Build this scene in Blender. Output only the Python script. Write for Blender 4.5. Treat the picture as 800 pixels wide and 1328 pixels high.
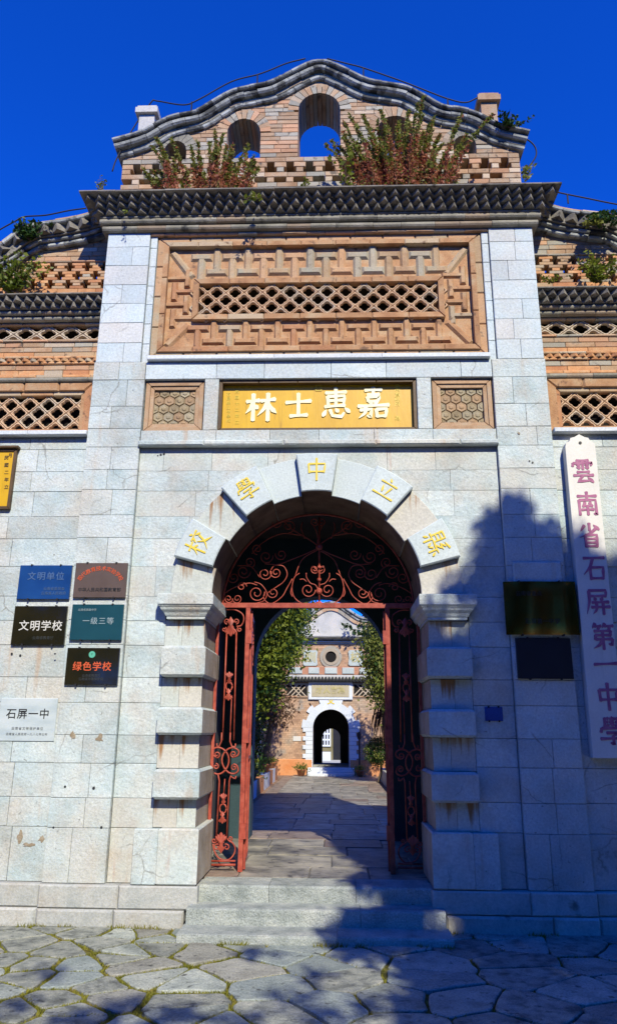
import bpy, math, random
import numpy as np
from mathutils import Matrix, Vector
random.seed(7); rng = np.random.default_rng(7)
R = math.radians
for o in list(bpy.data.objects): bpy.data.objects.remove(o)
SC = bpy.context.scene; COL = SC.collection

# ------------------------------------------------------------------ camera
F = 950.0                                        # focal length in pixels of the 800 x 1328 photograph
_u = np.array([28.0, 3192.0, -F]); _u /= np.linalg.norm(_u)
_n = np.array([34.0, -284.0, -F]); _n = _n - _u*(_n@_u); _n /= np.linalg.norm(_n)
CM = np.array([np.cross(_n, _u), _n, _u]); CP = np.array([0.18, -7.1, 1.65])
cam = bpy.data.cameras.new('camera'); camo = bpy.data.objects.new('camera', cam); COL.objects.link(camo)
cam.sensor_fit = 'VERTICAL'; cam.sensor_height = 36.0; cam.lens = F/1328*36; cam.clip_end = 3000; cam.clip_start = .05
camo.matrix_world = Matrix.Translation(Vector(CP)) @ Matrix([list(r) for r in CM]).to_4x4()
SC.camera = camo
def P(px, py, Y=0.0):
    d = CM@np.array([px-400, 664-py, -F]); return CP + d*((Y-CP[1])/d[1])
def G(px, py, Z=0.0):
    d = CM@np.array([px-400, 664-py, -F]); return CP + d*((Z-CP[2])/d[2])
def ZP(py, Y=0.0, px=412): return float(P(px, py, Y)[2])

# ------------------------------------------------------------------ light
SUN = Vector((.28, -1.0, .85)).normalized()      # towards the sun
elev = math.asin(SUN.z); azim = math.atan2(SUN.x, SUN.y)
w = bpy.data.worlds.new('World'); SC.world = w; w.use_nodes = True
nt = w.node_tree; nt.nodes.clear()
sky = nt.nodes.new('ShaderNodeTexSky'); sky.sky_type = 'NISHITA'; sky.sun_disc = False
sky.sun_elevation = elev; sky.sun_rotation = azim; sky.altitude = 1500; sky.air_density = 1.0; sky.dust_density = .1; sky.ozone_density = 3.0
hs = nt.nodes.new('ShaderNodeMix'); hs.data_type = 'RGBA'; hs.blend_type = 'MULTIPLY'; hs.inputs[0].default_value = 1.0; hs.inputs[7].default_value = (.06, .84, 3.25, 1)   # deep high-altitude blue
bg = nt.nodes.new('ShaderNodeBackground'); bg.inputs["Strength"].default_value = .08
wo = nt.nodes.new('ShaderNodeOutputWorld')
nt.links.new(sky.outputs[0], hs.inputs[6]); nt.links.new(hs.outputs[2], bg.inputs[0]); nt.links.new(bg.outputs[0], wo.inputs[0])
sl = bpy.data.lights.new('sun', 'SUN'); sl.energy = 5.0; sl.angle = R(.53); sl.color = (1.0, .95, .80)
so = bpy.data.objects.new('sun', sl); COL.objects.link(so); so.rotation_euler = SUN.to_track_quat('Z', 'Y').to_euler()
SC.view_settings.view_transform = 'Standard'; SC.view_settings.look = 'None'
SC.view_settings.exposure = 0.17; SC.view_settings.gamma = 1.0; SC.view_settings.use_curve_mapping = False
SC.render.engine = 'CYCLES'
SC.cycles.max_bounces = 6; SC.cycles.diffuse_bounces = 1; SC.cycles.use_denoising = True

# ------------------------------------------------------------------ helpers
WL = {}                                           # world location of every object
def new(name, me, parent=None, loc=(0, 0, 0), rot=None, kind=None):
    o = bpy.data.objects.new(name, me); COL.objects.link(o)
    loc = Vector(loc); WL[o.name] = loc
    if parent is not None:
        o.parent = parent; o.location = loc - WL[parent.name]
    else: o.location = loc
    if rot is not None: o.rotation_euler = rot
    if kind: o['kind'] = kind
    return o
def tag(o, label=None, cat=None, group=None, kind=None):
    if label: o['label'] = label
    if cat: o['category'] = cat
    if group: o['group'] = group
    if kind: o['kind'] = kind
    return o
def thing(name, label, cat, loc=(0, 0, 0), group=None):
    return tag(new(name, None, None, loc), label, cat, group)
def mesh(v, f, mat, smooth=False):
    me = bpy.data.meshes.new('m'); me.from_pydata([tuple(map(float, p)) for p in v], [], [tuple(q) for q in f]); me.materials.append(mat)
    if smooth: me.polygons.foreach_set('use_smooth', [True]*len(me.polygons))
    me.update(); return me
def put(name, v, f, mat, parent=None, smooth=False, kind=None):
    """mesh given in world coordinates; its origin goes to the middle of its bounds"""
    v = np.asarray(v, float); c = (v.min(0)+v.max(0))/2
    return new(name, mesh(v-c, f, mat, smooth), parent, c, kind=kind)
class MB:
    def __init__(s): s.v = []; s.f = []
    def add(s, v, f):
        n = len(s.v); s.v += [tuple(p) for p in v]; s.f += [tuple(i+n for i in q) for q in f]; return s
    def box(s, x0, x1, y0, y1, z0, z1):
        return s.add([(x0,y0,z0),(x1,y0,z0),(x1,y1,z0),(x0,y1,z0),(x0,y0,z1),(x1,y0,z1),(x1,y1,z1),(x0,y1,z1)],
                     [(0,3,2,1),(4,5,6,7),(0,1,5,4),(1,2,6,5),(2,3,7,6),(3,0,4,7)])
    def prism(s, poly, y0, y1):                   # poly: x,z counter-clockwise seen from the front (-y)
        n = len(poly); v = [(p[0], y0, p[1]) for p in poly]+[(p[0], y1, p[1]) for p in poly]
        f = [tuple(range(n)), tuple(range(2*n-1, n-1, -1))]+[(i, i+n, (i+1)%n+n, (i+1)%n) for i in range(n)]
        return s.add(v, f)
    def tube(s, pts, r, k=6, taper=None):
        pts = [Vector(p) for p in pts]; m = len(pts); v = []; f = []
        for i, p in enumerate(pts):
            t = (pts[min(i+1, m-1)]-pts[max(i-1, 0)]); t = t.normalized() if t.length > 1e-9 else Vector((0,0,1))
            a = t.cross(Vector((0,1,0)) if abs(t.y) < .9 else Vector((1,0,0))).normalized(); b = t.cross(a)
            rr = r if taper is None else r+(taper-r)*i/max(1, m-1)
            if not np.isscalar(r): rr = r[i]
            for j in range(k):
                q = 2*math.pi*j/k; v.append(p+a*(rr*math.cos(q))+b*(rr*math.sin(q)))
        for i in range(m-1):
            for j in range(k): f.append((i*k+j, i*k+(j+1)%k, (i+1)*k+(j+1)%k, (i+1)*k+j))
        f.append(tuple(range(k-1, -1, -1))); f.append(tuple((m-1)*k+j for j in range(k)))
        return s.add(v, f)
    def lathe(s, prof, c, k=16):                  # prof: (radius, z)
        v = []; f = []
        for r, z in prof:
            for j in range(k):
                q = 2*math.pi*j/k; v.append((c[0]+r*math.cos(q), c[1]+r*math.sin(q), c[2]+z))
        for i in range(len(prof)-1):
            for j in range(k): f.append((i*k+j, i*k+(j+1)%k, (i+1)*k+(j+1)%k, (i+1)*k+j))
        f.append(tuple(range(k-1, -1, -1))); f.append(tuple((len(prof)-1)*k+j for j in range(k)))
        return s.add(v, f)
    def put(s, name, mat, parent=None, smooth=False, kind=None): return put(name, s.v, s.f, mat, parent, smooth, kind)
def cbox(dx, dy, dz, b, mat, wob=0.0):
    """box whose front (-y) edges are chamfered, centred on its middle"""
    x, y, z = dx/2, dy/2, dz/2
    b = min(b, dx*.3, dz*.3, dy*.6); j = lambda: (random.uniform(-wob, wob), 0, random.uniform(-wob, wob))
    v = []
    for (X, Y, Z) in ((x, y, z), (x, -y+b, z), (x-b, -y, z-b)):
        for sx, sz in ((-1,-1),(1,-1),(1,1),(-1,1)): v.append((sx*X, Y, sz*Z))
    if wob:
        for i in range(8, 12):
            q = j(); v[i] = (v[i][0]+q[0], v[i][1]+random.uniform(-wob, wob)*.5, v[i][2]+q[2])
    f = [(8,9,10,11), (3,2,1,0)]
    for a in (0, 4):
        for i in range(4): f.append((a+i, a+(i+1)%4, a+4+(i+1)%4, a+4+i))
    return mesh(v, f, mat)
CACHE = {}
def block(name, x0, x1, y0, y1, z0, z1, mat, parent, b=.006, wob=.0028, share=False, rot=None):
    if x1 < x0: x0, x1 = x1, x0
    if share:
        k = (round(x1-x0, 3), round(y1-y0, 3), round(z1-z0, 3), mat.name, b)
        if k not in CACHE: CACHE[k] = cbox(k[0], k[1], k[2], b, mat, 0)
        me = CACHE[k]
    else: me = cbox(x1-x0, y1-y0, z1-z0, b, mat, wob)
    return new(name, me, parent, ((x0+x1)/2, (y0+y1)/2, (z0+z1)/2), rot)
def spline(pts, n=8):
    pts = [np.array(p, float) for p in pts]; out = []
    q = [2*pts[0]-pts[1]]+pts+[2*pts[-1]-pts[-2]]
    for i in range(1, len(q)-2):
        for k in range(n):
            t = k/n; a, b, c, d = q[i-1], q[i], q[i+1], q[i+2]
            out.append(.5*((2*b)+(c-a)*t+(2*a-5*b+4*c-d)*t*t+(3*b-a-3*c+d)*t**3))
    out.append(pts[-1]); return out

# ------------------------------------------------------------------ materials
def lin(r, g, b): return tuple(((c/255)/12.92 if c/255 <= .04045 else ((c/255+.055)/1.055)**2.4) for c in (r, g, b))
def mat(name, cols, scale=5, detail=6, rough=.8, bump=.15, bscale=70, alts=(), rnd=.12, metal=0.0, spec=.4, spots=None, streak=None, topstain=None, coat=0, transl=0, stretch=None, grain=.10, wash=None, crack=None, bump2=None):
    """cols: colours of the noise ramp; alts: (share, colour) tints picked by object; spots/streak: (colour, amount, scale)"""
    m = bpy.data.materials.new(name); m.use_nodes = True; t = m.node_tree; N = t.nodes; L = t.links
    b = N['Principled BSDF']; b.inputs['Roughness'].default_value = rough; b.inputs['Metallic'].default_value = metal
    b.inputs['Specular IOR Level'].default_value = spec
    if coat: b.inputs['Coat Weight'].default_value = coat; b.inputs['Coat Roughness'].default_value = .08
    geo = N.new('ShaderNodeNewGeometry'); oi = N.new('ShaderNodeObjectInfo')
    pos = geo.outputs['Position']
    if stretch:
        mp = N.new('ShaderNodeMapping'); mp.inputs['Scale'].default_value = stretch; L.new(pos, mp.inputs[0]); pos = mp.outputs[0]
    def noise(sc, det=5, w=True, vec=None, rough_=.55):
        n = N.new('ShaderNodeTexNoise'); n.noise_dimensions = '4D' if w else '3D'; n.inputs['Scale'].default_value = sc
        n.inputs['Detail'].default_value = det; n.inputs['Roughness'].default_value = rough_; L.new(vec or pos, n.inputs['Vector'])
        if w:
            mu = N.new('ShaderNodeMath'); mu.operation = 'MULTIPLY'; mu.inputs[1].default_value = 37; L.new(oi.outputs['Random'], mu.inputs[0]); L.new(mu.outputs[0], n.inputs['W'])
        return n.outputs['Fac']
    def ramp(fac, stops, interp='LINEAR'):
        r = N.new('ShaderNodeValToRGB'); r.color_ramp.interpolation = interp; e = r.color_ramp.elements
        while len(e) < len(stops): e.new(.5)
        for i, (p, c) in enumerate(stops): e[i].position = p; e[i].color = (*c, 1)
        L.new(fac, r.inputs[0]); return r.outputs[0]
    def mix(a, c, fac, mode='MIX'):
        x = N.new('ShaderNodeMix'); x.data_type = 'RGBA'; x.blend_type = mode
        for s, k in ((a, 6), (c, 7)):
            if isinstance(s, tuple): x.inputs[k].default_value = (*s, 1)
            else: L.new(s, x.inputs[k])
        if isinstance(fac, (int, float)): x.inputs[0].default_value = fac
        else: L.new(fac, x.inputs[0])
        return x.outputs[2]
    k = len(cols); col = ramp(noise(scale, detail), [(.3+.4*i/max(1, k-1), c) for i, c in enumerate(cols)]) if k > 1 else None
    if col is None:
        rr = N.new('ShaderNodeRGB'); rr.outputs[0].default_value = (*cols[0], 1); col = rr.outputs[0]
    if alts:                                      # a share of the objects leans to another colour
        acc = 0.0; W = N.new('ShaderNodeMath'); W.operation = 'MULTIPLY'; W.inputs[1].default_value = 7.31; L.new(oi.outputs['Random'], W.inputs[0])
        fr = N.new('ShaderNodeMath'); fr.operation = 'FRACT'; L.new(W.outputs[0], fr.inputs[0])
        for share, c, amt in alts:
            st = ramp(fr.outputs[0], [(0, (0,0,0)), (max(acc, 1e-4), (amt,)*3), (acc+share, (0,0,0))], 'CONSTANT'); acc += share
            col = mix(col, c, st)
    if wash:                                      # stains that run on over the joints
        for c, amt, s in wash: col = mix(col, c, ramp(noise(s, 5, False, geo.outputs['Position'], .6), [(.48, (0,0,0)), (.72, (amt,)*3)]))
    if crack:                                     # hairline cracks
        vo = N.new('ShaderNodeTexVoronoi'); vo.feature = 'DISTANCE_TO_EDGE'; vo.inputs['Scale'].default_value = crack
        wv = N.new('ShaderNodeMix'); wv.data_type = 'VECTOR'; wv.inputs[0].default_value = .12; nz = N.new('ShaderNodeTexNoise'); nz.inputs['Scale'].default_value = 5; nz.inputs['Detail'].default_value = 4
        L.new(geo.outputs['Position'], nz.inputs['Vector']); L.new(geo.outputs['Position'], wv.inputs[4]); L.new(nz.outputs['Color'], wv.inputs[5]); L.new(wv.outputs[1], vo.inputs['Vector'])
        ce = ramp(vo.outputs['Distance'], [(0, (.75,)*3), (.010, (0,0,0))]); cm = ramp(noise(1.7, 2, False, geo.outputs['Position']), [(.52, (0,0,0)), (.60, (1,)*3)])
        col = mix(col, (.20,.19,.16), mix(ce, cm, 1.0, 'MULTIPLY'))
    if grain:
        g = ramp(noise(scale*14, 3, False, rough_=.7), [(.3, (1-grain*2,)*3), (.7, (1+grain,)*3)]); col = mix(col, g, 1.0, 'MULTIPLY')
    if spots:
        c, amt, s = spots; col = mix(col, c, ramp(noise(s, 4, True, geo.outputs['Position']), [(1-amt, (0,0,0)), (min(1, 1-amt+.09), (.85,)*3)]))
    if streak:
        c, amt, s = streak; mp = N.new('ShaderNodeMapping'); mp.inputs['Scale'].default_value = (s, s, s*.09); L.new(geo.outputs['Position'], mp.inputs[0])
        n1 = ramp(noise(1.0, 4, False, mp.outputs[0]), [(1-amt, (0,0,0)), (min(1, 1-amt+.12), (.8,)*3)])
        n2 = ramp(noise(1.3, 2, False, geo.outputs['Position']), [(.42, (0,0,0)), (.62, (1,)*3)])
        col = mix(col, c, mix(n1, n2, 1.0, 'MULTIPLY'))
    if topstain:                                  # rust washed down from the block above
        c, s = topstain; tc = N.new('ShaderNodeTexCoord'); sep = N.new('ShaderNodeSeparateXYZ'); L.new(tc.outputs['Generated'], sep.inputs[0])
        mp = N.new('ShaderNodeMapping'); mp.inputs['Scale'].default_value = (s, s, s*.05); L.new(geo.outputs['Position'], mp.inputs[0])
        a = N.new('ShaderNodeMath'); a.operation = 'MULTIPLY'; L.new(noise(1.0, 3, False, mp.outputs[0]), a.inputs[0])
        r2 = ramp(sep.outputs[2], [(0.1, (.80,)*3), (1.0, (1.22,)*3)]); L.new(r2, a.inputs[1])
        col = mix(col, c, ramp(a.outputs[0], [(.58, (0,0,0)), (.74, (.9,)*3)]))
    hsv = N.new('ShaderNodeHueSaturation'); L.new(col, hsv.inputs['Color'])
    mr = N.new('ShaderNodeMapRange'); mr.inputs[3].default_value = 1-rnd; mr.inputs[4].default_value = 1+rnd; L.new(oi.outputs['Random'], mr.inputs[0]); L.new(mr.outputs[0], hsv.inputs['Value'])
    L.new(hsv.outputs[0], b.inputs['Base Color'])
    if bump:
        bp = N.new('ShaderNodeBump'); bp.inputs['Strength'].default_value = bump; bp.inputs['Distance'].default_value = .02
        L.new(noise(bscale, 6, False, rough_=.65), bp.inputs['Height']); L.new(bp.outputs[0], b.inputs['Normal'])
    if transl:
        tr = N.new('ShaderNodeBsdfTranslucent'); L.new(hsv.outputs[0], tr.inputs[0]); ms = N.new('ShaderNodeMixShader'); ms.inputs[0].default_value = transl
        L.new(b.outputs[0], ms.inputs[1]); L.new(tr.outputs[0], ms.inputs[2]); L.new(ms.outputs[0], N['Material Output'].inputs[0])
    return m
PIT = (.16, .15, .13); RUST = (.30, .135, .035)
STONE = mat('pale_limestone', [(.42,.52,.51), (.54,.62,.60), (.63,.67,.62)], 3.4, rough=.85, bump=.6, bscale=26, grain=.10,
            alts=[(.09, (.55,.52,.44), .4), (.10, (.40,.46,.44), .45), (.12, (.62,.66,.63), .5)], rnd=.05, wash=[((.56,.49,.37), .75, 1.3), ((.31,.35,.33), .6, .8), ((.64,.66,.62), .6, 2.6), ((.42,.30,.19), .35, 3.1)], crack=1.6, spots=(PIT, .35, 26), streak=((.47,.36,.25), .40, 9))
STONE_T = mat('pale_limestone_upper', [(.50,.60,.61), (.58,.66,.66), (.64,.69,.66)], 2.6, rough=.85, bump=.28, bscale=42,
            alts=[(.12, (.45,.52,.53), .5), (.06, (.62,.54,.46), .4)], rnd=.04, wash=[((.48,.51,.49), .6, 1.3), ((.60,.52,.44), .4, 2.1)], crack=1.4, spots=(PIT, .34, 26))
STAIN = mat('rust_stained_limestone', [(.49,.54,.49), (.57,.58,.51)], 3, rough=.85, bump=.25, bscale=42, alts=[(.3, (.58,.52,.43), .6)], rnd=.05, topstain=(RUST, 15), spots=(PIT, .28, 10))
FIELD = mat('pinkish_limestone', [(.47,.54,.51), (.55,.59,.54), (.57,.54,.47)], 3, rough=.85, bump=.28, bscale=42, rnd=.05, wash=[((.56,.49,.37), .75, 1.3), ((.31,.35,.33), .6, .8), ((.64,.66,.62), .6, 2.6), ((.42,.30,.19), .35, 3.1)], crack=1.6, spots=(PIT, .3, 10), streak=((.42,.22,.14), .38, 9))
PLATE = mat('smooth_pale_voussoir', [(.50,.57,.56), (.59,.65,.62)], 4, rough=.7, bump=.08, bscale=60, rnd=.05)
DKBROWN = mat('dark_brown_stone', [(.085,.055,.034), (.15,.10,.062), (.20,.14,.09)], 5, rough=.9, bump=.3, bscale=40, rnd=.2)  # darker brown for the inward faces of the arch
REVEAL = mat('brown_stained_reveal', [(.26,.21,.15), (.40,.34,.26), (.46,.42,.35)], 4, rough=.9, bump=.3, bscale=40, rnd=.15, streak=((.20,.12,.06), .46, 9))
JOINT = mat('mortar', [(.20,.20,.18), (.30,.29,.26)], 14, rough=.95, bump=.2, rnd=0)
BASE = mat('weathered_plinth_stone', [(.34,.36,.33), (.48,.48,.43), (.42,.38,.31)], 3.5, rough=.9, bump=.4, bscale=36, rnd=.1, spots=((.13,.12,.09), .36, 5))
BRICK = mat('orange_brick', [(.46,.205,.085), (.60,.30,.13), (.62,.39,.20)], 7, rough=.88, bump=.3, bscale=55, alts=[(.16, (.44,.33,.20), .7), (.12, (.36,.13,.06), .5), (.06, (.40,.40,.31), .7)], rnd=.14, spots=((.12,.07,.04), .38, 11))
BRICK_T = mat('tan_brick', [(.34,.195,.10), (.46,.30,.175), (.42,.35,.25)], 6, rough=.9, bump=.3, bscale=55, alts=[(.22, (.36,.37,.31), .7), (.16, (.58,.30,.16), .6), (.10, (.62,.52,.38), .6)], rnd=.18, spots=((.09,.075,.06), .40, 9))
BRICK_G = mat('grey_weathered_brick', [(.16,.15,.115), (.27,.25,.19), (.36,.33,.26)], 6, rough=.92, bump=.35, bscale=50, alts=[(.18, (.38,.25,.15), .5)], rnd=.16, spots=((.035,.033,.03), .40, 5))
TOOTH = mat('dark_dogtooth_brick', [(.13,.12,.10), (.22,.20,.16), (.32,.29,.23)], 7, rough=.92, bump=.3, bscale=60, rnd=.22, spots=((.03,.028,.025), .42, 9))
COPE = mat('lichened_coping', [(.14,.14,.125), (.32,.33,.30), (.46,.47,.43)], 6, rough=.92, bump=.4, bscale=40, rnd=.2, spots=((.022,.022,.02), .50, 4.5), streak=((.035,.035,.03), .50, 8))
FRET = mat('carved_terracotta', [(.34,.165,.075), (.47,.26,.125), (.50,.36,.21)], 6, rough=.86, bump=.3, bscale=60, spots=((.15,.085,.05), .41, 13), alts=[(.14, (.48,.40,.27), .7), (.08, (.40,.16,.07), .5)], rnd=.10)
FRET_T = mat('carved_terracotta_weathered', [(.36,.22,.12), (.47,.33,.19), (.38,.35,.25)], 5, rough=.88, bump=.3, bscale=60, spots=((.14,.10,.07), .38, 14), alts=[(.12, (.36,.38,.31), .5), (.3, (.54,.29,.14), .6)], rnd=.10)
LATT = mat('lattice_terracotta', [(.58,.36,.20), (.68,.48,.30)], 6, rough=.86, bump=.2, bscale=60, alts=[(.15, (.55,.48,.36), .6)], rnd=.08)
LATT_G = mat('lattice_terracotta_pale', [(.52,.40,.27), (.58,.50,.38)], 6, rough=.86, bump=.2, bscale=60, rnd=.10)
CARV = mat('olive_carved_tile', [(.24,.18,.10), (.36,.28,.16), (.36,.32,.22)], 12, rough=.8, bump=.3, bscale=70, alts=[(.25, (.44,.25,.13), .5), (.2, (.40,.36,.25), .5)], rnd=.14)
CARVF = mat('dusty_brown_frame_brick', [(.36,.21,.11), (.48,.31,.18), (.46,.36,.24)], 7, rough=.88, bump=.25, rnd=.12)
DARK = mat('hollow_shade', [(.012,.010,.008)], rough=1, bump=0, rnd=0, grain=0)  # near-black colour standing in for the shade inside hollows
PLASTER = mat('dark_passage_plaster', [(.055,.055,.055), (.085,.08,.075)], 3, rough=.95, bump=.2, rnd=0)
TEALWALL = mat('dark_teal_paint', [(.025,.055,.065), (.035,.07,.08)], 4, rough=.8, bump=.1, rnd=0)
GOLD = mat('gold_lacquer', [(.60,.33,.006), (.72,.43,.010)], 5, rough=.38, bump=.06, bscale=30, rnd=.03, streak=((.36,.19,.01), .40, 26), spots=((.58,.30,.22), .24, 6), grain=.03, stretch=(1,1,.25))
GILT = mat('bright_gilt_lettering', [(.86,.78,.40), (.95,.90,.62)], 8, rough=.45, bump=.03, rnd=.02, grain=.02)
GILT2 = mat('yellow_gilt_carving', [(.72,.52,.03), (.80,.62,.08)], 8, rough=.4, bump=.03, rnd=.02, grain=.02)
FRAMEB = mat('dark_brown_frame', [(.07,.040,.014), (.13,.075,.025)], 8, rough=.55, bump=.15, rnd=.05)
RED = mat('red_oxide_iron', [(.22,.034,.020), (.39,.066,.038), (.48,.11,.065)], 14, rough=.5, bump=.10, bscale=90, rnd=.06, spots=((.16,.05,.028), .38, 26), grain=.12)
SIGNW = mat('cream_sign_paint', [(.66,.64,.57), (.74,.71,.62)], 4, rough=.6, bump=.08, rnd=0, streak=((.48,.46,.40), .42, 14), grain=.03)
SIGNL = mat('faded_crimson_lettering', [(.30,.075,.18), (.47,.18,.28)], 16, rough=.6, bump=.05, rnd=.04, spots=((.58,.44,.44), .30, 22))
WHITEP = mat('white_lettering', [(.62,.60,.52)], rough=.5, bump=0, rnd=0, grain=0)
BLACKP = mat('black_lettering', [(.02,.02,.022)], rough=.5, bump=0, rnd=0, grain=0)
ORANGEP = mat('orange_lettering', [(.62,.10,.03)], rough=.5, bump=0, rnd=0, grain=0)
FAINTP = mat('faint_grey_lettering', [(.05,.055,.05)], rough=.4, bump=0, rnd=0, grain=0)
FAINTB = mat('faint_blue_lettering', [(.07,.13,.26)], rough=.4, bump=0, rnd=0, grain=0)
FAINTT = mat('pale_teal_lettering', [(.28,.36,.37)], rough=.4, bump=0, rnd=0, grain=0)
GREYL = mat('grey_lettering', [(.22,.24,.25)], rough=.5, bump=0, rnd=0, grain=0)
GREENE = mat('green_emblem', [(.10,.42,.28)], rough=.5, bump=0, rnd=0, grain=0)
PBLUE = mat('blue_gloss_plaque', [(.010,.045,.17), (.016,.07,.23)], 3, rough=.10, bump=0, rnd=0, spec=.6, grain=.02)
PBROWN = mat('brown_metal_plaque', [(.095,.065,.052), (.12,.085,.07)], 6, rough=.35, bump=.02, rnd=0, grain=.02)
PBLACK = mat('black_gloss_plaque', [(.012,.012,.007), (.022,.018,.008)], 5, rough=.07, bump=0, rnd=0, spec=.7, grain=.02)
PTEAL = mat('teal_gloss_plaque', [(.012,.055,.075), (.016,.07,.09)], 4, rough=.16, bump=0, rnd=0, spec=.5, grain=.02)
PNAVY = mat('dull_navy_plaque', [(.008,.008,.012), (.013,.013,.018)], 5, rough=.45, bump=.03, rnd=0)
BRASS = mat('polished_brass', [(.62,.27,.05), (.46,.20,.04)], 6, rough=.16, bump=.015, bscale=6, metal=1.0, rnd=0, spots=((.20,.11,.02), .34, 7))
MARBLE = mat('veined_white_marble', [(.40,.47,.48), (.51,.57,.56), (.58,.62,.60)], 3.0, rough=.3, bump=.02, rnd=0, stretch=(1.0, 1, 3.0), grain=.03)
TINP = mat('blue_enamel', [(.012,.05,.24), (.03,.08,.30)], 8, rough=.4, bump=.02, rnd=0)
STEEL = mat('black_cable_rubber', [(.015,.014,.016)], rough=.7, bump=0, rnd=0, grain=0)
PAVE = mat('grey_flagstone', [(.17,.185,.155), (.36,.385,.32), (.50,.51,.41)], 5, rough=.8, bump=.8, bscale=20, alts=[(.2, (.30,.26,.20), .5), (.2, (.22,.27,.26), .5)], rnd=.16, spots=((.05,.05,.04), .40, 14), spec=.35, grain=.22)
PAVE_R = mat('chiselled_flagstone', [(.11,.115,.095), (.31,.32,.26), (.46,.45,.35)], 9, rough=.85, bump=1.0, bscale=24, grain=.25, rnd=.14, spots=((.06,.06,.055), .40, 16))
MOSS = mat('mossy_joint_soil', [(.11,.075,.03), (.16,.145,.025), (.22,.20,.035)], 7, rough=1, bump=.8, bscale=60, rnd=0)
MOSSG = mat('joint_moss_blades', [(.15,.16,.02), (.26,.25,.03), (.30,.23,.06)], 6, rough=.9, bump=0, rnd=0, transl=.3)
STEP = mat('rough_step_stone', [(.27,.30,.27), (.43,.46,.41), (.56,.57,.49)], 6, rough=.88, bump=1.0, bscale=30, grain=.2, rnd=.1, spots=((.10,.09,.07), .33, 14))
SLAB = mat('worn_passage_slab', [(.10,.095,.08), (.27,.25,.20), (.44,.40,.31)], 4, rough=.5, bump=.5, bscale=20, rnd=.18, alts=[(.25, (.28,.17,.12), .5)], spots=((.05,.045,.04), .42, 6))
PEBB = mat('brown_pebble_paving', [(.16,.09,.055), (.28,.17,.10), (.36,.25,.17)], 14, rough=.9, bump=.8, bscale=26, rnd=0)
GROUND = mat('grey_ground', [(.20,.20,.18), (.28,.27,.24)], 2, rough=.95, bump=.3, rnd=0)
LEAFD = mat('deep_green_leaf', [(.012,.035,.009), (.035,.085,.016), (.06,.12,.02)], 2.2, rough=.5, bump=0, rnd=.1, transl=.25, spec=.35)
LEAFS = mat('dense_shade_leaf', [(.012,.035,.009), (.03,.07,.016)], 2.2, rough=.5, bump=0, rnd=.1, spec=.35)
LEAFY = mat('yellow_green_leaf', [(.10,.15,.014), (.22,.27,.025), (.34,.36,.045)], 2.5, rough=.5, bump=0, rnd=.1, transl=.45)
LEAFM = mat('weed_green_leaf', [(.12,.15,.022), (.24,.27,.045), (.36,.34,.09)], 9, rough=.6, bump=0, rnd=.1, transl=.4)
LEAFR = mat('withered_red_leaf', [(.34,.075,.05), (.50,.18,.09), (.38,.20,.08)], 10, rough=.7, bump=0, rnd=.1, transl=.35)
LEAFB = mat('dry_brown_leaf', [(.09,.045,.022), (.17,.095,.05)], 9, rough=.8, bump=0, rnd=.1, transl=.15)
BARK = mat('brown_bark', [(.07,.05,.035), (.14,.10,.07)], 9, rough=.95, bump=.6, rnd=.1)
STEM = mat('weed_stem', [(.10,.075,.03), (.16,.09,.05)], 9, rough=.85, bump=0, rnd=.1)
TERRA = mat('terracotta_pot', [(.42,.14,.06), (.50,.20,.09)], 8, rough=.8, bump=.1, rnd=.15)
FWALL = mat('far_brick_wall', [(.44,.26,.15), (.54,.34,.20), (.42,.34,.24)], 1.4, rough=.9, bump=.1, rnd=0, spots=((.30,.28,.23), .42, 1.6))
FGREY = mat('far_grey_plaster', [(.36,.36,.32), (.50,.49,.44), (.58,.54,.46)], 2.5, rough=.9, bump=.2, rnd=.05)
FORANGE = mat('orange_plinth_plaster', [(.60,.22,.07), (.66,.32,.14)], 3, rough=.85, bump=.1, rnd=.05)
FWHITE = mat('whitewashed_stone', [(.62,.67,.68), (.72,.74,.73)], 3, rough=.8, bump=.1, rnd=.05)
DULLG = mat('dull_gilt', [(.42,.36,.14), (.50,.44,.20)], 8, rough=.6, bump=0, rnd=0)
FTAB = mat('grey_tablet', [(.40,.46,.42), (.50,.54,.48)], 3, rough=.8, bump=.1, rnd=.05)
FRED = mat('faded_red_panel', [(.46,.20,.11), (.50,.26,.15)], 5, rough=.85, bump=.1, rnd=.05)
FTAN = mat('tan_sign_board', [(.42,.36,.22), (.50,.44,.28)], 5, rough=.7, bump=.05, rnd=0)
EXTR = mat('extinguisher_red', [(.60,.03,.02)], rough=.3, bump=0, rnd=0, grain=0, coat=.4)
def brickify(m, sc, c2):                          # rows of small far bricks
    t = m.node_tree; N = t.nodes; L = t.links; b = N['Principled BSDF']; src = b.inputs['Base Color'].links[0].from_socket
    geo = N.new('ShaderNodeNewGeometry'); sep = N.new('ShaderNodeSeparateXYZ'); cb = N.new('ShaderNodeCombineXYZ')
    L.new(geo.outputs['Position'], sep.inputs[0]); L.new(sep.outputs[0], cb.inputs[0]); L.new(sep.outputs[2], cb.inputs[1])
    bt = N.new('ShaderNodeTexBrick'); bt.inputs['Scale'].default_value = sc; bt.inputs['Mortar Size'].default_value = .012; bt.inputs['Color1'].default_value = (1.1,1.1,1.1,1); bt.inputs['Color2'].default_value = (.72,.72,.74,1); bt.inputs['Mortar'].default_value = (*c2, 1)
    L.new(cb.outputs[0], bt.inputs[0]); x = N.new('ShaderNodeMix'); x.data_type = 'RGBA'; x.blend_type = 'MULTIPLY'; x.inputs[0].default_value = 1
    L.new(src, x.inputs[6]); L.new(bt.outputs[0], x.inputs[7]); L.new(x.outputs[2], b.inputs['Base Color'])
brickify(FWALL, 3.6, (.55,.5,.45))

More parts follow.
